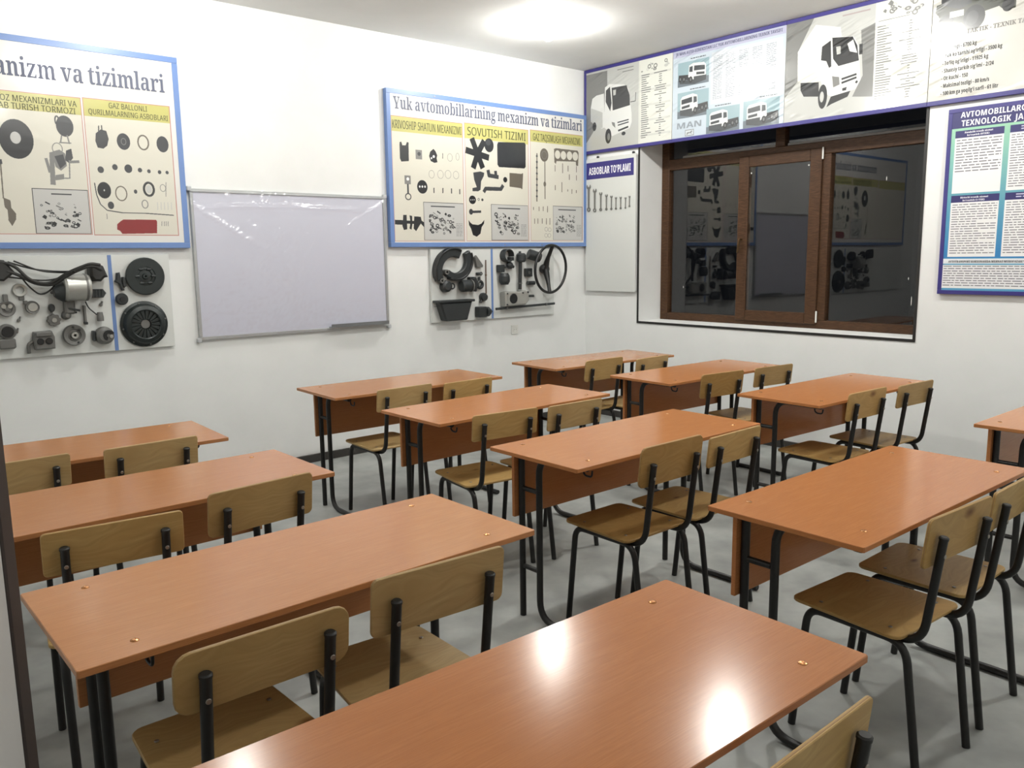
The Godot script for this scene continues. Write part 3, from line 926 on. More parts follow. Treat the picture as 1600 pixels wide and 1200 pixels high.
func build_corner_parts() -> void:
	var g := "vehicle parts on the display board under the lorry mechanisms poster"
	display_board("white display board of dark steering parts under the corner poster", -1.825, -0.445, 0.985, 1.588, -1.184)
	var dk: Material = mats.dark_part
	var o := part("brake_shoe", "larger dark crescent brake shoe above the oil pan", "brake shoe", -1.625, 1.405, g)
	put("web", prism_mesh(crescent(Vector2.ZERO, 0.118, 0.186, 62, 205), 0.050, 0.006), dk, o)
	put("lining", prism_mesh(crescent(Vector2.ZERO, 0.178, 0.192, 66, 195), 0.062, 0.004), mats.black_part, o)
	put("eyelet", lathe_mesh([Vector2(0.010, 0.0), Vector2(0.020, 0.0), Vector2(0.020, 0.056), Vector2(0.010, 0.056), Vector2(0.010, 0.0)], 16, at(-0.128, -0.075, 0)), mats.grey_part, o)
	o = part("brake_shoe", "smaller dark crescent brake shoe with a pale eyelet, opening upwards", "brake shoe", -1.60, 1.498, g)
	put("web", prism_mesh(crescent(Vector2.ZERO, 0.108, 0.162, -130, 28), 0.050, 0.006), dk, o)
	put("lining", prism_mesh(crescent(Vector2.ZERO, 0.155, 0.172, -115, 20), 0.062, 0.004), mats.black_part, o)
	put("eyelet", lathe_mesh([Vector2(0.011, 0.0), Vector2(0.021, 0.0), Vector2(0.021, 0.056), Vector2(0.011, 0.056), Vector2(0.011, 0.0)], 16, at(-0.102, -0.098, 0)), mats.grey_part, o)
	o = part("filler_cap", "dark round cap with a wire loop under the brake shoes", "cap", -1.70, 1.283, g)
	put("body", lathe_mesh([Vector2(0, 0), Vector2(0.046, 0), Vector2(0.050, 0.01), Vector2(0.046, 0.05), Vector2(0.030, 0.062), Vector2(0, 0.064)], 20), dk, o)
	put("loop", tube_mesh(ring_path(0.022, 14, Vector3(0.066, 0, 0.03)), 0.006, 6, true), dk, o)
	o = part("oil_filter", "dark drum filter with a pale clamp band, beside the round cap", "filter", -1.512, 1.282, g)
	put("body", lathe_mesh([Vector2(0, -0.048), Vector2(0.042, -0.048), Vector2(0.050, -0.038), Vector2(0.050, 0.036), Vector2(0.044, 0.046), Vector2(0, 0.046)], 20, turned(-0.005, 0, 0.056, 0, 90)), dk, o)
	put("clamp_band", lathe_mesh([Vector2(0, 0), Vector2(0.052, 0), Vector2(0.052, 0.012), Vector2(0, 0.012)], 20, turned(0.044, 0, 0.056, 0, 90)), mats.grey_part, o)
	o = part("pipe_elbow", "dark cast elbow beside the drum filter", "pipe fitting", -1.418, 1.288, g)
	put("bend", tube_mesh(fillet([Vector3(-0.012, 0.055, 0.05), Vector3(0.006, 0.01, 0.05), Vector3(0.002, -0.052, 0.035)], 0.04, 6), 0.026, 12), dk, o)
	put("flange", prism_mesh(rrect(0.06, 0.032, 0.008), 0.05, 0.003, at(-0.01, 0.05, 0.0)), dk, o)
	o = part("wedge_clip", "grey wedge-shaped clip near the top of the board", "clip", -1.335, 1.478, g)
	put("blade", prism_mesh(PackedVector2Array([Vector2(-0.052, 0.040), Vector2(-0.038, 0.055), Vector2(0.034, -0.030), Vector2(0.028, -0.045), Vector2(-0.034, -0.045)]), 0.03, 0.003), mats.grey_part, o)
	o = part("shackle", "small dark shackle under the wedge clip", "shackle", -1.342, 1.378, g)
	put("barrel", lathe_mesh(drum(0.012, -0.026, 0.014), 12, turned(0, 0, 0.014, 0, 90)), dk, o)
	put("eye", tube_mesh(ring_path(0.011, 12, Vector3(0.026, 0, 0.014)), 0.005, 6, true), dk, o)
	o = part("ring_hook", "dark ring hook with an upright stem, beside the cast elbow", "hook", -1.336, 1.286, g)
	put("ring", tube_mesh(ring_path(0.028, 18, Vector3(0, 0, 0.022)), 0.013, 8, true), dk, o)
	put("stem", tube_mesh([Vector3(-0.004, 0.035, 0.02), Vector3(-0.005, 0.066, 0.018)], 0.011, 8), dk, o)
	o = part("thin_rod", "thin rusty rod standing beside the blue divider", "rod", -1.258, 1.205, g)
	put("shaft", tube_mesh([Vector3(0, 0, 0.008), Vector3(0.001, 0.288, 0.008)], 0.005, 8), mats.rust_part, o)
	put("collar", lathe_mesh(drum(0.008, -0.006, 0.006, 0.001), 10, turned(0.0006, 0.16, 0.008, 90, 0)), mats.rust_part, o)
	o = part("valve_knob", "dark knob with a side stub above the small motor", "knob", -1.298, 1.178, g)
	put("body", lathe_mesh([Vector2(0, 0), Vector2(0.036, 0), Vector2(0.038, 0.02), Vector2(0.030, 0.042), Vector2(0, 0.045)], 18), dk, o)
	put("stub", tube_mesh([Vector3(-0.026, -0.024, 0.02), Vector3(-0.034, -0.046, 0.02)], 0.012, 8), dk, o)
	o = part("wiper_motor", "dark motor with a domed end, beside the oil pan", "motor", -1.312, 1.053, g)
	put("housing", box_mesh(Vector3(-0.072, -0.044, 0), Vector3(0.012, 0.046, 0.07), 0.006), dk, o)
	put("dome", lathe_mesh([Vector2(0, -0.002), Vector2(0.044, -0.002), Vector2(0.042, 0.03), Vector2(0.026, 0.052), Vector2(0.010, 0.058), Vector2(0.010, 0.072), Vector2(0, 0.072)], 18, turned(0.012, 0, 0.044, 0, 90)), dk, o)
	# oil pan: flared tub with a lip
	o = part("oil_pan", "dark flared oil pan at the foot of the display board", "oil pan", -1.632, 1.005, g)
	var st := begin()
	var tp := PackedVector2Array([Vector2(-0.168, 0.148), Vector2(0.168, 0.148), Vector2(0.116, 0.0), Vector2(0.104, -0.006), Vector2(-0.104, -0.006), Vector2(-0.116, 0.0)])
	prism(st, at(0, 0, 0), tp, 0.085, 0.012)
	put("tub", st.commit(), dk, o)
	put("lip", box_mesh(Vector3(-0.19, 0.146, 0.0), Vector3(0.186, 0.166, 0.094), 0.004), dk, o)
	put("wire", tube_mesh([Vector3(-0.205, 0.118, 0.05), Vector3(-0.15, 0.122, 0.055)], 0.002, 6), dk, o)
	# beyond the divider
	o = part("clamp_band_ring", "dark open clamp band, top of the board beyond the divider", "clamp", -1.04, 1.528, g)
	put("band", prism_mesh(crescent(Vector2.ZERO, 0.046, 0.056, -10, 305, 24), 0.07, 0.002), dk, o)
	put("lug", box_mesh(Vector3(0.03, -0.045, 0.0), Vector3(0.066, -0.012, 0.055), 0.004), dk, o)
	o = part("ball_joint", "dark square block joined to a ball by a short stud", "ball joint", -1.06, 1.428, g)
	put("block", box_mesh(Vector3(-0.078, -0.042, 0), Vector3(-0.012, 0.022, 0.045), 0.005), dk, o)
	put("stud", tube_mesh([Vector3(-0.015, -0.004, 0.024), Vector3(0.03, 0.002, 0.03)], 0.007, 8), dk, o)
	put("ball", lathe_mesh([Vector2(0, 0), Vector2(0.020, 0.004), Vector2(0.032, 0.022), Vector2(0.030, 0.046), Vector2(0.014, 0.06), Vector2(0, 0.062)], 16, at(0.052, 0.014, 0)), dk, o)
	put("tail", tube_mesh([Vector3(0.065, 0.008, 0.03), Vector3(0.100, 0.002, 0.026)], 0.014, 8), dk, o)
	o = part("barrel_mount", "dark barrel-shaped rubber mount below the square block", "rubber mount", -1.086, 1.328, g)
	put("barrel", lathe_mesh([Vector2(0, -0.05), Vector2(0.034, -0.05), Vector2(0.048, -0.022), Vector2(0.048, 0.022), Vector2(0.034, 0.05), Vector2(0, 0.05)], 16, turned(0, 0, 0.05, 90, 0)), dk, o)
	o = part("steering_shaft", "upright dark steering shaft with a bulky head", "shaft", -0.896, 1.228, g)
	put("tube", tube_mesh([Vector3(-0.003, 0, 0.04), Vector3(0.001, 0.255, 0.045)], 0.016, 10), dk, o)
	put("head", lathe_mesh([Vector2(0, -0.045), Vector2(0.030, -0.045), Vector2(0.044, -0.03), Vector2(0.044, 0.02), Vector2(0.03, 0.035), Vector2(0, 0.035)], 16, turned(0.006, 0.275, 0.05, 90, 0)), dk, o)
	put("tip", tube_mesh([Vector3(0.0, 0.305, 0.045), Vector3(0.0, 0.335, 0.04)], 0.012, 8), dk, o)
	put("collar", lathe_mesh(drum(0.021, -0.004, 0.004, 0.001), 12, turned(-0.002, 0.056, 0.041, 90, 0)), mats.grey_part, o)
	o = part("bushing", "dark tilted cylinder beside the steering wheel spoke", "bushing", -0.748, 1.523, g)
	put("sleeve", lathe_mesh(drum(0.045, -0.06, 0.06, 0.006), 18, turned(0, 0, 0.066, 0, 72, 0) * turned(0, 0, 0, 18, 0)), dk, o)
	o = part("plate_bracket", "dark square bracket with a hole, behind the steering wheel rim", "bracket", -0.775, 1.375, g)
	put("plate", box_mesh(Vector3(-0.042, -0.036, 0), Vector3(0.04, 0.038, 0.03), 0.005), dk, o)
	put("boss", lathe_mesh([Vector2(0.006, 0.028), Vector2(0.012, 0.028), Vector2(0.012, 0.036), Vector2(0.006, 0.036), Vector2(0.006, 0.028)], 12, at(-0.004, 0, 0)), mats.grey_part, o)
	o = part("small_cylinder", "small dark cylinder low behind the steering wheel rim", "cylinder", -0.752, 1.281, g)
	put("barrel", lathe_mesh(drum(0.018, -0.045, 0.045, 0.004), 14, turned(0, 0, 0.022, 0, 90)), dk, o)
	o = part("steering_gearbox", "pale grey cast gearbox with a dark round opening", "gearbox", -0.965, 1.15, g)
	put("casting", prism_mesh(PackedVector2Array([Vector2(-0.14, 0.06), Vector2(-0.10, 0.068), Vector2(0.05, 0.062), Vector2(0.10, 0.072), Vector2(0.142, 0.05), Vector2(0.135, -0.02), Vector2(0.10, -0.055), Vector2(0.02, -0.058), Vector2(-0.135, -0.062)]), 0.085, 0.010), mats.cast_part, o)
	put("opening", lathe_mesh(drum(0.044, 0.08, 0.092, 0.003), 22, at(-0.05, 0.005, 0)), mats.black_part, o)
	put("output_shaft", tube_mesh([Vector3(0.13, 0.018, 0.045), Vector3(0.222, 0.016, 0.045)], 0.012, 10), dk, o)
	for p in [[-0.12, 0.05], [-0.122, -0.045], [0.06, 0.05], [0.12, 0.055]]:
		put("bolt", lathe_mesh(drum(0.007, 0.08, 0.093, 0.001), 8, at(p[0], p[1], 0)), dk, o)
	o = part("tie_rod", "long thin dark tie rod lying along the foot of the board", "rod", -0.84, 1.075, g)
	put("shaft", tube_mesh([Vector3(-0.345, -0.004, 0.05), Vector3(0.35, 0.011, 0.05)], 0.0115, 10), dk, o)
	for x in [-0.225, 0.245]:
		put("clamp", lathe_mesh(drum(0.014, -0.008, 0.008, 0.001), 10, turned(x, 0.0035 + x * 0.0215, 0.05, 0, 90)), mats.grey_part, o)
	# steering wheel, standing off the board on its hub
	o = part("steering_wheel_assembly", "black two-spoke steering wheel overhanging the display board edge", "steering wheel", -0.592, 1.403, g)
	var tilt := Transform3D(Basis.from_euler(Vector3(deg_to_rad(3), deg_to_rad(6), deg_to_rad(12))), Vector3(0, 0, 0.115))
	st = begin()
	tube(st, moved(ring_path(0.212, 48, Vector3.ZERO), tilt), 0.0125, 10, true)
	put("rim", st.commit(), mats.black_part, o)
	for e in [[Vector3(0.062, 0.205, 0.0), Vector3(0.02, 0.075, 0.0)], [Vector3(-0.048, -0.207, 0.0), Vector3(-0.01, -0.08, 0.0)]]:
		var tip: Vector3 = tilt * e[0]
		var mid: Vector3 = tilt * e[1]
		mid.z = 0.062
		put("spoke", tube_mesh(fillet([Vector3(0, 0, 0.042), mid, tip], 0.05, 5), 0.030, 10, false, 0.017), mats.black_part, o)
	put("hub", lathe_mesh([Vector2(0, 0), Vector2(0.038, 0), Vector2(0.046, 0.02), Vector2(0.046, 0.048), Vector2(0.034, 0.062), Vector2(0, 0.064)], 20), mats.black_part, o)

func ring_path(r: float, n: int, c: Vector3) -> Array:
	var p := []
	for i in n:
		p.append(c + Vector3(cos(TAU * i / n) * r, sin(TAU * i / n) * r, 0))
	return p

func moved(pts: Array, xf: Transform3D) -> Array:
	var o := []
	for p in pts:
		o.append(xf * p)
	return o

func flat_disc(o: Node3D, r: float, thick: float, m: Material, called := "body") -> void:
	put(called, lathe_mesh([Vector2(0, 0), Vector2(r * 0.94, 0), Vector2(r, thick * 0.3), Vector2(r, thick * 0.7), Vector2(r * 0.92, thick), Vector2(r * 0.6, thick * 0.9), Vector2(r * 0.56, thick * 0.7), Vector2(r * 0.3, thick * 0.7), Vector2(r * 0.26, thick), Vector2(0, thick)], 30), m, o)

func build_clutch_parts() -> void:
	var g := "vehicle parts on the display board under the brakes poster"
	display_board("white display board of clutch and electrical parts under the brakes poster", -5.93, -3.90, 0.965, 1.565, -4.262)
	var dk: Material = mats.dark_part
	var gp: Material = mats.grey_part
	var o := part("clutch_disc", "dark flat clutch disc mounted above the clutch cover", "clutch disc", -4.062, 1.428, g)
	put("friction_ring", lathe_mesh([Vector2(0.062, 0.012), Vector2(0.114, 0.012), Vector2(0.119, 0.016), Vector2(0.119, 0.026), Vector2(0.114, 0.030), Vector2(0.062, 0.030), Vector2(0.062, 0.012)], 36), mats.disc_part, o)
	put("hub_plate", lathe_mesh([Vector2(0, 0), Vector2(0.064, 0.004), Vector2(0.064, 0.024), Vector2(0.044, 0.027), Vector2(0.04, 0.022), Vector2(0.02, 0.024), Vector2(0.016, 0.034), Vector2(0.006, 0.034), Vector2(0.006, 0.01), Vector2(0, 0.01)], 30), mats.disc_part, o)
	for k in 6:
		put("spring", lathe_mesh(drum(0.008, -0.014, 0.014, 0.002), 10, turned(cos(TAU * k / 6) * 0.05, sin(TAU * k / 6) * 0.05, 0.026, 0, 90, 0) ), dk, o)
	o = part("clutch_cover", "dark dished clutch cover with radial fingers round a pale centre", "clutch cover", -4.088, 1.124, g)
	put("pressing", lathe_mesh([Vector2(0.09, 0.0), Vector2(0.143, 0.0), Vector2(0.147, 0.010), Vector2(0.130, 0.016), Vector2(0.118, 0.048), Vector2(0.095, 0.056), Vector2(0.088, 0.050), Vector2(0.09, 0.0)], 40), mats.disc_part, o)
	for k in 18:
		var a := TAU * k / 18
		put("finger", prism_mesh(PackedVector2Array([Vector2(0.033, -0.0042), Vector2(0.094, -0.013), Vector2(0.094, 0.013), Vector2(0.033, 0.0042)]), 0.004, 0.0006, Transform3D(Basis(Vector3.BACK, a), Vector3(0, 0, 0.040))), mats.disc_part, o)
	put("pressure_plate", lathe_mesh(drum(0.092, 0.0, 0.02, 0.003), 36), mats.disc_part, o)
	put("centre_boss", lathe_mesh(drum(0.030, 0.018, 0.036, 0.003), 18), gp, o)
	for k in 8:
		var a := TAU * k / 8 + 0.2
		put("rivet", lathe_mesh(drum(0.006, 0.012, 0.021, 0.002), 8, at(cos(a) * 0.134, sin(a) * 0.134, 0)), gp, o)
	o = part("release_fork", "small dark release fork beside the blue divider", "fork", -4.22, 1.398, g)
	put("arm", prism_mesh(PackedVector2Array([Vector2(-0.012, 0.055), Vector2(0.006, 0.058), Vector2(0.010, 0.02), Vector2(0.014, -0.01), Vector2(0.026, -0.055), Vector2(0.012, -0.058), Vector2(-0.004, -0.012), Vector2(-0.028, 0.002), Vector2(-0.018, 0.015)]), 0.03, 0.004), dk, o)
	o = part("friction_pad", "small dark pad beside the flat clutch disc", "pad", -4.192, 1.395, g)
	put("block", box_mesh(Vector3(-0.010, -0.030, 0), Vector3(0.010, 0.032, 0.03), 0.003), dk, o)
	put("tab", box_mesh(Vector3(-0.006, -0.036, 0), Vector3(0.006, -0.028, 0.012), 0.001), dk, o)
	o = part("release_bearing", "dark release bearing between the divider and the clutch cover", "bearing", -4.213, 1.289, g)
	put("race", lathe_mesh([Vector2(0.014, 0), Vector2(0.034, 0), Vector2(0.037, 0.008), Vector2(0.037, 0.028), Vector2(0.032, 0.034), Vector2(0.014, 0.034), Vector2(0.014, 0)], 24), dk, o)
	put("sleeve", lathe_mesh([Vector2(0, 0), Vector2(0.016, 0), Vector2(0.016, 0.04), Vector2(0, 0.04)], 16), mats.black_part, o)
	# wiring harness
	o = part("wiring_harness", "black wiring harness looping across the board to the starter", "wiring", -4.6, 1.40, g)
	var runs := [
		[[-0.30, 0.13, 0.05], [-0.20, 0.12, 0.07], [-0.12, 0.015, 0.08], [-0.02, -0.006, 0.08], [0.07, 0.064, 0.13], [0.185, 0.114, 0.185], [0.24, 0.105, 0.16]],
		[[-0.30, 0.10, 0.05], [-0.18, 0.06, 0.07], [-0.10, 0.0, 0.075], [0.0, -0.012, 0.08], [0.08, 0.06, 0.15], [0.19, 0.105, 0.185], [0.25, 0.075, 0.14]],
		[[-0.19, 0.135, 0.05], [-0.06, 0.072, 0.05], [0.05, 0.062, 0.07], [0.09, 0.066, 0.16], [0.17, 0.11, 0.185]],
		[[-0.22, 0.13, 0.05], [-0.10, 0.085, 0.04], [0.03, 0.068, 0.06], [0.10, 0.070, 0.17]],
		[[-0.16, 0.04, 0.06], [-0.13, -0.01, 0.05], [-0.07, -0.07, 0.04], [-0.01, -0.04, 0.05], [0.03, 0.035, 0.09]],
		[[-0.26, 0.05, 0.05], [-0.10, 0.022, 0.07], [0.0, 0.018, 0.07], [0.085, 0.065, 0.16]]]
	for i in runs.size():
		var p := []
		for q in runs[i]:
			p.append(Vector3(q[0], q[1], q[2]))
		put("cable", tube_mesh(fillet(p, 0.08, 6), 0.010 if i < 2 else 0.005, 8), mats.rubber, o)
	put("connector_block", prism_mesh(PackedVector2Array([Vector2(-0.33, 0.15), Vector2(-0.24, 0.14), Vector2(-0.19, 0.07), Vector2(-0.25, 0.02), Vector2(-0.34, 0.03)]), 0.07, 0.012), mats.rubber, o)
	o = part("rubber_boot", "black rubber boot over the cable end, above the ribbed block", "rubber boot", -4.348, 1.452, g)
	put("boot", prism_mesh(PackedVector2Array([Vector2(-0.05, 0.05), Vector2(-0.01, 0.066), Vector2(0.028, 0.045), Vector2(0.05, -0.022), Vector2(0.03, -0.026), Vector2(0.008, -0.048), Vector2(-0.03, -0.046), Vector2(-0.05, -0.02)]), 0.09, 0.014), mats.rubber, o)
	o = part("starter_motor", "silver starter motor with a snout, under the looping cables", "starter motor", -4.478, 1.372, g)
	put("body", lathe_mesh([Vector2(0, -0.075), Vector2(0.070, -0.075), Vector2(0.080, -0.062), Vector2(0.080, 0.055), Vector2(0.072, 0.068), Vector2(0, 0.070)], 26, turned(0, 0, 0.082, 0, 90)), mats.silver_part, o)
	put("seam_band", lathe_mesh([Vector2(0, -0.006), Vector2(0.0825, -0.006), Vector2(0.0825, 0.006), Vector2(0, 0.006)], 26, turned(0.045, 0, 0.082, 0, 90)), gp, o)
	put("snout", lathe_mesh([Vector2(0, -0.05), Vector2(0.028, -0.05), Vector2(0.045, -0.03), Vector2(0.062, 0.0), Vector2(0, 0.0)], 20, turned(-0.075, -0.024, 0.07, 0, 90)), dk, o)
	put("foot", box_mesh(Vector3(-0.07, -0.16, 0.0), Vector3(-0.01, -0.07, 0.05), 0.01), gp, o)
	put("lever", tube_mesh([Vector3(-0.05, -0.125, 0.045), Vector3(0.012, -0.14, 0.06)], 0.007, 8), dk, o)
	o = part("ribbed_block", "dark ribbed terminal block beside the silver starter motor", "terminal block", -4.354, 1.331, g)
	put("body", prism_mesh(PackedVector2Array([Vector2(-0.046, 0.012), Vector2(-0.036, 0.026), Vector2(0.03, 0.026), Vector2(0.048, 0.0), Vector2(0.03, -0.026), Vector2(-0.036, -0.026), Vector2(-0.046, -0.012)]), 0.045, 0.004), dk, o)
	for k in 4:
		put("rib", box_mesh(Vector3(-0.036 + k * 0.018, -0.024, 0.043), Vector3(-0.028 + k * 0.018, 0.024, 0.049), 0.001), dk, o)
	o = part("slip_ring", "pale grey ring beside the looping cables", "ring", -4.768, 1.366, g)
	put("ring", lathe_mesh([Vector2(0.022, 0), Vector2(0.038, 0), Vector2(0.040, 0.01), Vector2(0.036, 0.022), Vector2(0.022, 0.02), Vector2(0.022, 0)], 24), mats.silver_part, o)
	put("lug", box_mesh(Vector3(-0.008, -0.06, 0), Vector3(0.02, -0.034, 0.012), 0.002), gp, o)
	o = part("dial_gauge", "grey dial gauge with a double face, below the cable connector", "gauge", -4.845, 1.26, g)
	flat_disc(o, 0.046, 0.035, gp)
	for s in [-1, 1]:
		put("dial", lathe_mesh(drum(0.013, 0.030, 0.037, 0.002), 14, at(0.016 * s, 0.014, 0)), mats.silver_part, o)
	put("neck", box_mesh(Vector3(-0.014, 0.04, 0.0), Vector3(0.012, 0.085, 0.028), 0.004), gp, o)
	o = part("round_regulator", "grey round regulator with a bare pale face", "regulator", -4.714, 1.263, g)
	flat_disc(o, 0.038, 0.04, gp)
	put("face_plate", lathe_mesh(drum(0.026, 0.036, 0.043, 0.002), 18), mats.silver_part, o)
	put("ear", box_mesh(Vector3(-0.042, 0.016, 0), Vector3(-0.022, 0.040, 0.03), 0.003), gp, o)
	o = part("relay", "small dark oval relay above the toothed pulley", "relay", -4.613, 1.254, g)
	put("can", prism_mesh(circle2(0.016, 16, 0.024), 0.04, 0.005), dk, o)
	put("terminal", box_mesh(Vector3(-0.006, -0.034, 0.002), Vector3(0.006, -0.022, 0.014), 0.001), gp, o)
	o = part("toothed_pulley", "grey toothed pulley below the oval relay", "pulley", -4.606, 1.180, g)
	var teeth := PackedVector2Array()
	for k in 32:
		var r := 0.038 if k % 4 < 2 else 0.033
		teeth.append(Vector2(cos(TAU * k / 32) * r, sin(TAU * k / 32) * r))
	put("wheel", prism_mesh(teeth, 0.028, 0.002), gp, o)
	put("hub", lathe_mesh(drum(0.015, 0.026, 0.036, 0.002), 14), mats.silver_part, o)
	o = part("flywheel_disc", "large grey stepped disc with a keyed hub at the foot of the board", "flywheel", -4.505, 1.083, g)
	flat_disc(o, 0.064, 0.04, gp)
	put("hub", lathe_mesh([Vector2(0, 0.036), Vector2(0.022, 0.036), Vector2(0.020, 0.05), Vector2(0.008, 0.05), Vector2(0.008, 0.04), Vector2(0, 0.04)], 16), mats.silver_part, o)
	for p in [[-0.006, 0.05], [0.018, -0.045], [0.028, 0.03]]:
		put("bolt", lathe_mesh(drum(0.006, 0.034, 0.046, 0.001), 8, at(p[0], p[1], 0)), dk, o)
	o = part("ignition_coil", "slim upright grey bracket beside the flywheel disc", "bracket", -4.432, 1.205, g)
	put("strap", box_mesh(Vector3(-0.007, -0.05, 0), Vector3(0.007, 0.055, 0.022), 0.003), gp, o)
	put("terminal", box_mesh(Vector3(-0.010, -0.062, 0), Vector3(0.010, -0.046, 0.03), 0.002), dk, o)
	o = part("lamp_holder", "grey lamp holder on a thin slanting lead", "lamp holder", -4.350, 1.188, g)
	put("cup", lathe_mesh([Vector2(0, -0.028), Vector2(0.016, -0.028), Vector2(0.020, 0.0), Vector2(0.020, 0.026), Vector2(0, 0.028)], 14, turned(0, -0.002, 0.028, 90, 0)), gp, o)
	put("lead", tube_mesh(fillet([Vector3(-0.074, 0.095, 0.02), Vector3(-0.06, 0.055, 0.02), Vector3(-0.018, 0.012, 0.026)], 0.03, 5), 0.004, 6), dk, o)
	o = part("alternator", "grey alternator end with a dark opening, beside the divider foot", "alternator", -4.335, 1.068, g)
	put("casing", lathe_mesh([Vector2(0, 0), Vector2(0.05, 0), Vector2(0.056, 0.012), Vector2(0.052, 0.05), Vector2(0.036, 0.066), Vector2(0, 0.068)], 24), gp, o)
	put("opening", prism_mesh(crescent(Vector2(0.016, 0.002), 0.012, 0.034, 20, 250, 14), 0.012, 0.002, at(0, 0, 0.06)), mats.black_part, o)
	put("bearing_cap", lathe_mesh(drum(0.011, 0.062, 0.078, 0.002), 14, at(0.028, -0.004, 0)), mats.silver_part, o)
	put("mounting_ear", box_mesh(Vector3(-0.068, -0.03, 0), Vector3(-0.052, 0.034, 0.04), 0.004), dk, o)
	o = part("carburettor", "grey carburettor with two dark round throats", "carburettor", -4.675, 1.062, g)
	put("body", prism_mesh(PackedVector2Array([Vector2(-0.05, 0.055), Vector2(0.045, 0.058), Vector2(0.058, 0.02), Vector2(0.056, -0.05), Vector2(-0.048, -0.052), Vector2(-0.056, 0.0)]), 0.06, 0.008), gp, o)
	for s in [-1, 1]:
		put("throat", lathe_mesh(drum(0.0195, 0.055, 0.068, 0.002), 16, at(0.002 + 0.023 * s, -0.002, 0)), mats.black_part, o)
	put("float_cover", box_mesh(Vector3(-0.045, 0.028, 0.055), Vector3(0.04, 0.055, 0.075), 0.004), gp, o)
	put("side_link", tube_mesh(fillet([Vector3(-0.05, 0.0, 0.03), Vector3(-0.082, -0.015, 0.03), Vector3(-0.08, -0.07, 0.02)], 0.02, 4), 0.010, 8), gp, o)
	o = part("fuel_pump", "grey pump with a dark round mouth on a stepped base", "pump", -4.858, 1.10, g)
	put("base", box_mesh(Vector3(-0.05, -0.072, 0), Vector3(0.038, -0.012, 0.05), 0.008), gp, o)
	put("flange", lathe_mesh(drum(0.045, 0.0, 0.045, 0.006), 20, at(0.002, 0.028, 0)), gp, o)
	put("mouth", lathe_mesh(drum(0.032, 0.042, 0.054, 0.002), 18, at(0.002, 0.028, 0)), mats.black_part, o)
	o = part("float_valve", "grey stub valve hanging under the starter snout", "valve", -4.535, 1.205, g)
	put("body", lathe_mesh([Vector2(0, 0), Vector2(0.028, 0), Vector2(0.024, 0.03), Vector2(0.012, 0.045), Vector2(0, 0.046)], 14), gp, o)
	put("stem", tube_mesh([Vector3(0.01, 0.012, 0.03), Vector3(0.055, 0.016, 0.03)], 0.006, 8), dk, o)
	for p in [[-4.788, 1.189, "tiny bolt beside the double dial gauge"], [-4.806, 1.122, "tiny bolt beside the dark-mouthed pump"], [-4.335, 1.258, "tiny bolt below the ribbed terminal block"], [-4.60, 1.345, "small grey bush hanging within the cable loop"]]:
		o = part("bolt", p[2], "bolt", p[0], p[1], g)
		put("head", lathe_mesh(drum(0.010, 0.0, 0.014, 0.002), 6), gp, o)
		put("shank", tube_mesh([Vector3(0.004, 0, 0.008), Vector3(0.010, 0.022, 0.006)], 0.005, 8), gp, o)

# ------------------------------------------------------------------ room
func build_room() -> void:
	var wall: Material = mats.wall
	struct("floor", box_mesh(Vector3(-ROOM_W - 0.2, -0.15, -0.2), Vector3(0.5, 0, ROOM_D + 0.2)), mats.floor)
	struct("ceiling", box_mesh(Vector3(-ROOM_W - 0.2, CEIL, -0.2), Vector3(0.5, CEIL + 0.2, ROOM_D + 0.2)), mats.ceiling)
	struct("wall_front", box_mesh(Vector3(-ROOM_W, 0, -0.2), Vector3(0.0, CEIL, 0)), wall)
	struct("wall_back", box_mesh(Vector3(-ROOM_W, 0, ROOM_D), Vector3(0.0, CEIL, ROOM_D + 0.2)), wall)
	struct("wall_left", box_mesh(Vector3(-ROOM_W - 0.2, 0, -0.2), Vector3(-ROOM_W, CEIL, ROOM_D + 0.2)), wall)
	# window wall, 0.45 m thick, with one opening
	var z0 := 0.675
	var z1 := 3.125
	var y0 := 0.925
	var y1 := 2.78
	var st := begin()
	box(st, Vector3(0, 0, -0.2), Vector3(0.45, CEIL, z0))
	box(st, Vector3(0, 0, z1), Vector3(0.45, CEIL, ROOM_D + 0.2))
	box(st, Vector3(0, 0, z0), Vector3(0.45, y0, z1))
	box(st, Vector3(0, y1, z0), Vector3(0.45, CEIL, z1))
	struct("wall_right", st.commit(), wall)
	struct("baseboard_front", box_mesh(Vector3(-ROOM_W + 0.0005, 0.0005, 0.0005), Vector3(-0.016, 0.062, 0.014), 0.002), mats.baseboard)
	struct("baseboard_right", box_mesh(Vector3(-0.014, 0.0005, 0.0005), Vector3(-0.0005, 0.062, ROOM_D - 0.0005), 0.002), mats.baseboard)
	struct("baseboard_left", box_mesh(Vector3(-ROOM_W + 0.0005, 0.0005, 0.016), Vector3(-ROOM_W + 0.014, 0.062, 3.6), 0.002), mats.baseboard)
	# black corner profile round the opening
	var tr: Material = mats.trim
	struct("trim_1", box_mesh(Vector3(-0.006, y0 - 0.020, z0 - 0.019), Vector3(-0.0005, y1, z0), 0.001), tr)
	struct("trim_2", box_mesh(Vector3(-0.006, y0 - 0.020, z1), Vector3(-0.0005, y1, z1 + 0.019), 0.001), tr)
	struct("trim_3", box_mesh(Vector3(-0.006, y0 - 0.020, z0 + 0.0005), Vector3(-0.0005, y0, z1 - 0.0005), 0.001), tr)
	build_window(z0, z1, y0, y1)
	build_door()

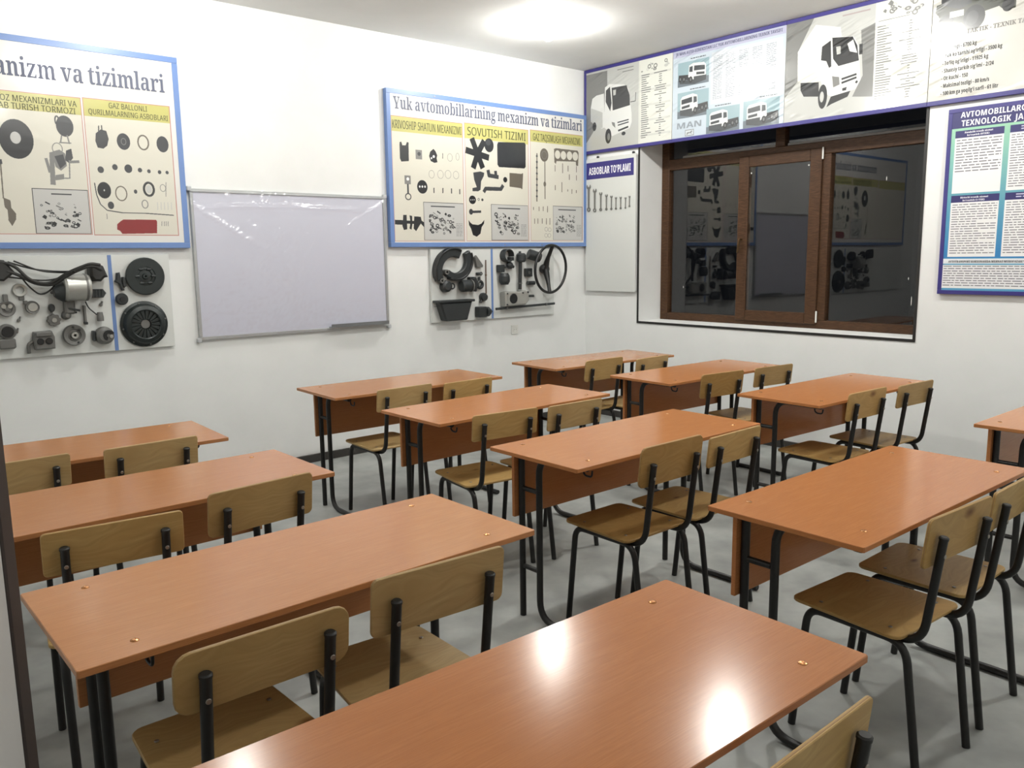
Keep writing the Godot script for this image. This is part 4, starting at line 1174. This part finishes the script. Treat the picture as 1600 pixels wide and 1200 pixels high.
func build_window(z0: float, z1: float, y0: float, y1: float) -> void:
	var w := Node3D.new()
	w.name = "window_1"
	add_child(w, true)
	w.set_meta("kind", "structure")
	w.set_meta("label", "dark brown three-part window with a transom and a middle casement")
	w.position = Vector3(REVEAL, y0, z0)
	w.rotation.y = -PI / 2
	# local x = along the wall, local z = into the room, local y up from the sill
	var W := z1 - z0
	var H := y1 - y0
	var br: Material = mats.window_brown
	var bead: Material = mat("bead", Color(0.42, 0.41, 0.40), 0.5)
	var D := -0.07
	put("frame_stile", box_mesh(Vector3(0, 0, D), Vector3(0.082, H, 0), 0.004), br, w)
	put("frame_stile", box_mesh(Vector3(W - 0.082, 0, D), Vector3(W, H, 0), 0.004), br, w)
	put("frame_rail", box_mesh(Vector3(0.0825, 0, D), Vector3(W - 0.0825, 0.066, -0.0005), 0.004), br, w)
	put("frame_rail", box_mesh(Vector3(0.0825, H - 0.07, D), Vector3(W - 0.0825, H, -0.0005), 0.004), br, w)
	put("transom", box_mesh(Vector3(0.0825, 1.340, D), Vector3(W - 0.0825, 1.432, -0.0006), 0.004), br, w)
	put("mullion", box_mesh(Vector3(0.835, 0.0665, D), Vector3(0.900, 1.3395, -0.0007), 0.004), br, w)
	put("mullion", box_mesh(Vector3(1.560, 0.0665, D), Vector3(1.632, 1.3395, -0.0007), 0.004), br, w)
	put("mullion", box_mesh(Vector3(1.150, 1.4325, D), Vector3(1.232, H - 0.0705, -0.0007), 0.004), br, w)
	for b in [[0.225, 1.145], [1.255, 2.32]]:
		put("glazing_bead", box_mesh(Vector3(b[0], 1.4325, -0.028), Vector3(b[1], 1.452, -0.008), 0.003), bead, w)
	var glass: Material = mats.glass
	put("pane", box_mesh(Vector3(0.083, 0.067, -0.040), Vector3(0.8345, 1.339, -0.034)), glass, w)
	put("pane", box_mesh(Vector3(1.6325, 0.067, -0.040), Vector3(W - 0.083, 1.339, -0.034)), glass, w)
	put("pane", box_mesh(Vector3(0.083, 1.433, -0.040), Vector3(1.1495, H - 0.071, -0.034)), glass, w)
	put("pane", box_mesh(Vector3(1.2325, 1.433, -0.040), Vector3(W - 0.083, H - 0.071, -0.034)), glass, w)
	var sash := Node3D.new()
	sash.name = "casement"
	w.add_child(sash, true)
	var a := 0.828
	var b := 1.566
	var c := 0.034
	var d := 1.384
	var f := 0.096
	var so: Material = mats.window_brown
	put("stile", box_mesh(Vector3(a, c, 0.0002), Vector3(a + f, d, 0.020), 0.005), so, sash)
	put("stile", box_mesh(Vector3(b - f, c, 0.0002), Vector3(b, d, 0.020), 0.005), so, sash)
	put("rail", box_mesh(Vector3(a + f + 0.0003, c, 0.0002), Vector3(b - f - 0.0003, c + 0.09, 0.0195), 0.005), so, sash)
	put("rail", box_mesh(Vector3(a + f + 0.0003, d - 0.09, 0.0002), Vector3(b - f - 0.0003, d, 0.0195), 0.005), so, sash)
	put("pane", box_mesh(Vector3(a + f, c + 0.09, 0.003), Vector3(b - f, d - 0.09, 0.009)), glass, sash)
	var hm: Material = mat("brass_dark", Color(0.30, 0.22, 0.12), 0.4, 0.6)
	put("handle", tube_mesh(fillet([Vector3(a + 0.045, 0.71, 0.020), Vector3(a + 0.045, 0.71, 0.052), Vector3(a + 0.030, 0.60, 0.052)], 0.02, 5), 0.009, 8), hm, sash)
	for y in [c + 0.015, d - 0.085]:
		put("hinge", lathe_mesh(drum(0.007, -0.045, 0.045, 0.002), 10, turned(b + 0.004, y + 0.045, 0.012, 90, 0)), mats.white_plastic, sash)
	# flecks of plaster left on the glass
	var r := RandomNumberGenerator.new()
	r.seed = 17
	for p in [[0.905 + 0.04, 1.245, 0.0095, 0.010, 0.012], [1.455, 1.265, 0.0095, 0.012, 0.012], [2.05, 1.12, -0.0335, 0.006, 0.03], [2.28, 0.24, -0.0335, 0.006, 0.07], [2.32, 0.62, -0.0335, 0.010, 0.03], [2.25, 0.40, -0.0335, 0.006, 0.02], [2.33, 0.80, -0.0335, 0.005, 0.012], [0.24, 0.30, -0.0335, 0.005, 0.02]]:
		put("plaster_fleck", prism_mesh(shifted(circle2(p[3] / 2, 8, p[4] / 2), p[0], p[1]), 0.001, 0.0, at(0, 0, p[2])), mats.white_plastic, w)

func build_door() -> void:
	# open door leaf at the camera's side; only its free edge shows
	var o := Node3D.new()
	o.name = "door_1"
	add_child(o, true)
	o.set_meta("kind", "structure")
	o.set_meta("label", "open pale door leaf with a dark brown edge strip")
	var free := Vector3(-5.505, 0.006, 4.06)
	var hinge := Vector3(-6.10, 0.006, 4.72)
	var d := (hinge - free).normalized()
	var len := (hinge - free).length()
	# local x from the free edge to the hinge, local z towards the viewer
	o.transform = Transform3D(Basis(-d, Vector3.UP, (-d).cross(Vector3.UP)), free)
	put("leaf", box_mesh(Vector3(-len, 0, -0.036), Vector3(-0.032, 2.03, -0.001), 0.002), mats.door_pale, o)
	put("edge_strip", box_mesh(Vector3(-0.0315, 0, -0.040), Vector3(0, 2.03, 0.002), 0.003), mats.door_dark, o)
	put("handle", tube_mesh(fillet([Vector3(-0.09, 1.0, -0.036), Vector3(-0.09, 1.0, -0.085), Vector3(-0.20, 1.0, -0.085)], 0.02, 5), 0.009, 8), mats.steel, o)

func build_lamp(x: float, z: float, energy: float, over: String) -> void:
	var t := thing("ceiling_lamp", "white globe ceiling lamp above the " + over, "lamp", Vector3(x, CEIL, z), 0.0, "ceiling lamps")
	var down := Transform3D(Basis(Vector3.RIGHT, PI / 2), Vector3.ZERO)
	put("base", lathe_mesh([Vector2(0, 0.0005), Vector2(0.055, 0.0005), Vector2(0.055, 0.012), Vector2(0.036, 0.024), Vector2(0, 0.024)], 24, down), mats.white_plastic, t)
	var g := SphereMesh.new()
	g.radius = LAMP_R
	g.height = LAMP_R * 2
	g.radial_segments = 24
	g.rings = 12
	put("globe_bulb", g, mats.glow, t, at(0, -0.024 - LAMP_R, 0))
	var l := OmniLight3D.new()
	l.name = "light"
	l.light_color = LAMP_COLOR
	l.light_energy = energy
	l.light_size = LAMP_R
	l.omni_range = 14.0
	l.omni_attenuation = 2.0
	l.shadow_enabled = true
	l.position = Vector3(0, -0.024 - LAMP_R, 0)
	t.add_child(l, true)

func build_socket() -> void:
	var t := thing("power_socket", "small white wall socket below the corner display board", "socket", Vector3(-0.910, 0.828, 0), 0.0)
	put("plate", box_mesh(Vector3(-0.04, 0, 0.0005), Vector3(0.04, 0.082, 0.010), 0.003), mats.white_plastic, t)
	put("insert", lathe_mesh([Vector2(0, 0.0102), Vector2(0.020, 0.0102), Vector2(0.024, 0.013), Vector2(0.022, 0.014), Vector2(0.019, 0.0112), Vector2(0, 0.0112)], 20, at(0, 0.042, 0)), mats.white_plastic, t)
	for s in [-1, 1]:
		put("pin_hole", lathe_mesh(drum(0.0025, 0.0105, 0.0118, 0.0003), 8, at(0.0095 * s, 0.042, 0)), mats.black_plastic, t)

func make_materials() -> void:
	var m := mat("wall", Color.WHITE, 0.75)
	m.albedo_texture = blotch_texture(3, 0.008, Color(0.865, 0.87, 0.865), Color(0.89, 0.895, 0.89))
	m.uv1_triplanar = true
	m.uv1_world_triplanar = true
	m.uv1_scale = Vector3.ONE * 0.5
	m = mat("ceiling", Color.WHITE, 0.85)
	m.albedo_texture = mats.wall.albedo_texture
	m.uv1_triplanar = true
	m.uv1_world_triplanar = true
	m.uv1_scale = Vector3.ONE * 0.4
	m = mat("floor", Color.WHITE, 0.42)
	m.albedo_texture = blotch_texture(11, 0.010, Color(0.52, 0.53, 0.52), Color(0.66, 0.67, 0.655), 1024, 6)
	m.uv1_triplanar = true
	m.uv1_world_triplanar = true
	m.uv1_scale = Vector3.ONE * 0.35
	mat("baseboard", Color(0.20, 0.19, 0.18), 0.5)
	mat("trim", Color(0.10, 0.095, 0.09), 0.5)
	mat("black_metal", Color(0.085, 0.08, 0.075), 0.42)
	mat("black_plastic", Color(0.11, 0.11, 0.11), 0.5)
	mat("core_ply", Color(0.60, 0.47, 0.30), 0.6)
	mat("brass", Color(0.72, 0.50, 0.32), 0.25, 0.9)
	mat("steel", Color(0.60, 0.58, 0.55), 0.35, 0.8)
	mat("tool_steel", Color(0.50, 0.50, 0.49), 0.4, 0.6)
	mat("white_plastic", Color(0.86, 0.86, 0.84), 0.4)
	mat("dark_part", Color(0.15, 0.165, 0.17), 0.45)
	mat("black_part", Color(0.085, 0.09, 0.095), 0.4)
	mat("disc_part", Color(0.14, 0.165, 0.165), 0.4, 0.2)
	mat("grey_part", Color(0.42, 0.42, 0.41), 0.5, 0.35)
	mat("silver_part", Color(0.66, 0.66, 0.64), 0.35, 0.6)
	mat("cast_part", Color(0.55, 0.55, 0.53), 0.6)
	mat("rust_part", Color(0.36, 0.28, 0.22), 0.7)
	mat("rubber", Color(0.15, 0.15, 0.145), 0.6)
	mat("door_pale", Color(0.74, 0.74, 0.73), 0.5)
	mat("door_dark", Color(0.22, 0.19, 0.18), 0.5)
	m = mat("glass", Color(0.03, 0.035, 0.04, 0.02), 0.0)
	m.transparency = BaseMaterial3D.TRANSPARENCY_ALPHA
	m = mat("glow", Color(1, 1, 1), 0.3)
	m.emission_enabled = true
	m.emission = Color(1.0, 0.99, 0.97)
	m.emission_energy_multiplier = LAMP_GLOW
	var laminate := grain_texture(768, 512, 4.0, 120.0, 0.012, Color(0.67, 0.455, 0.29), Color(0.73, 0.505, 0.33), Color(0.69, 0.465, 0.295), 4, [])
	for k in 5:
		wood("laminate_%d" % k, laminate, Vector3(0.75, 1.5, 1.5), Vector3(0.23 * k, 0.31 * k, 0.17 * k), 0.18, [Color(1, 1, 1), Color(0.97, 0.98, 0.99), Color(1.0, 0.98, 0.95), Color(1.0, 0.97, 0.93), Color(0.95, 0.91, 0.87)][k])
	var ply := grain_texture(640, 640, 3.0, 34.0, 0.10, Color(0.66, 0.56, 0.385), Color(0.72, 0.62, 0.44), Color(0.67, 0.55, 0.36), 15, [[0.62, 0.30, 0.035], [0.30, 0.72, 0.028], [0.85, 0.60, 0.022]])
	for k in 5:
		wood("plywood_%d" % k, ply, Vector3(0.9, 1.1, 1.1), Vector3(0.37 * k + 0.1, 0.21 * k, 0.43 * k), 0.42, [Color(1, 1, 1), Color(0.94, 0.92, 0.88), Color(1.0, 0.97, 0.90), Color(0.90, 0.84, 0.74), Color(0.98, 0.93, 0.84)][k])
	var brown := grain_texture(256, 256, 4.0, 40.0, 0.05, Color(0.22, 0.15, 0.10), Color(0.33, 0.235, 0.16), Color(0.27, 0.185, 0.125), 33, [])
	wood("window_brown", brown, Vector3(1.2, 1.2, 1.2), Vector3.ZERO, 0.42)

const LAMP_R := 0.05
const LAMP_COLOR := Color(1.0, 0.995, 0.975)
const LAMP_GLOW := 6.0

func _ready() -> void:
	# camera
	var cam := Camera3D.new()
	cam.name = "camera"
	cam.fov = 50.137
	cam.near = 0.05
	cam.far = 60.0
	cam.transform = Transform3D(Basis(Vector3.UP, -0.7062) * Basis(Vector3.RIGHT, -0.1552) * Basis(Vector3.BACK, -0.0134), Vector3(-5.723, 1.5276, 5.6002))
	add_child(cam)
	cam.current = true
	# night outside
	var env := Environment.new()
	env.background_mode = Environment.BG_COLOR
	env.background_color = Color(0.035, 0.04, 0.05)
	env.tonemap_mode = Environment.TONE_MAPPER_LINEAR
	env.tonemap_exposure = 1.08
	env.sdfgi_enabled = true
	env.ssao_enabled = true
	env.ssil_enabled = true
	var we := WorldEnvironment.new()
	we.name = "environment"
	we.environment = env
	add_child(we)
	make_materials()
	# lamps on the ceiling light the room
	for p in [[-1.36, 0.95, 1.15, "window-side column beside the whiteboard wall"], [-4.0, 0.95, 0.9, "door-side column beside the whiteboard wall"], [-1.36, 2.65, 1.75, "second row of window-side desks"], [-4.0, 2.65, 1.3, "second row of door-side desks"], [-1.36, 4.75, 1.6, "fourth row of window-side desks"], [-4.0, 4.75, 0.4, "fourth row of door-side desks"]]:
		build_lamp(p[0], p[1], p[2], p[3])
	build_room()
	# desks: column, row, centre, turn
	var desks := [
		["door-side", "first", -4.9635, 1.8084, -0.0317, 1], ["door-side", "second", -4.9206, 2.698, 0.0112, 1], ["door-side", "third", -4.8127, 3.6755, 0.0134, 0], ["door-side", "fourth", -4.8239, 4.6455, -0.0153, 4],
		["middle", "first", -2.9274, 1.2654, -0.0281, 1], ["middle", "second", -2.9362, 2.2384, 0.0177, 2], ["middle", "third", -3.0504, 3.2737, 0.0036, 2], ["middle", "fourth", -3.0652, 4.3738, -0.0113, 3],
		["window-side", "first", -1.2432, 1.3194, -0.0634, 1], ["window-side", "second", -1.2166, 2.2625, -0.0306, 2], ["window-side", "third", -1.2511, 3.2578, -0.0406, 3], ["window-side", "fourth", -1.184, 4.4418, 0.0, 2]]
	for d in desks:
		make_desk("orange-brown laminate school desk in the %s column, %s row from the whiteboard wall" % [d[0], d[1]], Vector2(d[2], d[3]), d[4], "laminate_%d" % d[5])
	# chairs: column, row, which seat, x, z, turn, wood, back style
	var D := "door-side"
	var N := "window-side"
	var chairs := [
		["door-side", "first", D, -5.20, 2.045, 0.03, 0, 0], ["door-side", "first", N, -4.716, 2.071, 0.031, 0, 0],
		["door-side", "second", D, -5.12, 3.075, -0.103, 2, 0], ["door-side", "second", N, -4.664, 3.014, 0.087, 1, 2],
		["door-side", "third", D, -5.093, 4.019, -0.006, 1, 1], ["door-side", "third", N, -4.634, 3.987, -0.063, 0, 2],
		["door-side", "fourth", N, -4.625, 4.945, 0.008, 2, 0],
		["middle", "first", D, -3.173, 1.595, 0.006, 0, 0], ["middle", "first", N, -2.758, 1.650, 0.033, 2, 0],
		["middle", "second", D, -3.238, 2.579, -0.111, 2, 0], ["middle", "second", N, -2.829, 2.634, -0.019, 0, 0],
		["middle", "third", D, -3.256, 3.585, 0.002, 3, 3], ["middle", "third", N, -2.848, 3.590, 0.022, 2, 0],
		["middle", "fourth", D, -3.29, 4.646, -0.062, 4, 2], ["middle", "fourth", N, -2.851, 4.642, 0.008, 2, 0],
		["window-side", "first", D, -1.528, 1.614, -0.011, 1, 2], ["window-side", "first", N, -1.142, 1.722, 0.048, 0, 0],
		["window-side", "second", D, -1.508, 2.589, -0.117, 3, 2], ["window-side", "second", N, -0.958, 2.600, -0.115, 1, 0],
		["window-side", "third", D, -1.545, 3.513, -0.044, 4, 2], ["window-side", "third", N, -1.038, 3.543, -0.068, 1, 0]]
	for c in chairs:
		make_chair("plywood chair, %s seat at the %s-row desk of the %s column" % [c[2], c[1], c[0]], Vector2(c[3], c[4]), c[5], "plywood_%d" % c[6], c[7])
	build_boards()
	build_whiteboard()
	build_tool_board()
	build_corner_parts()
	build_clutch_parts()
	build_socket()
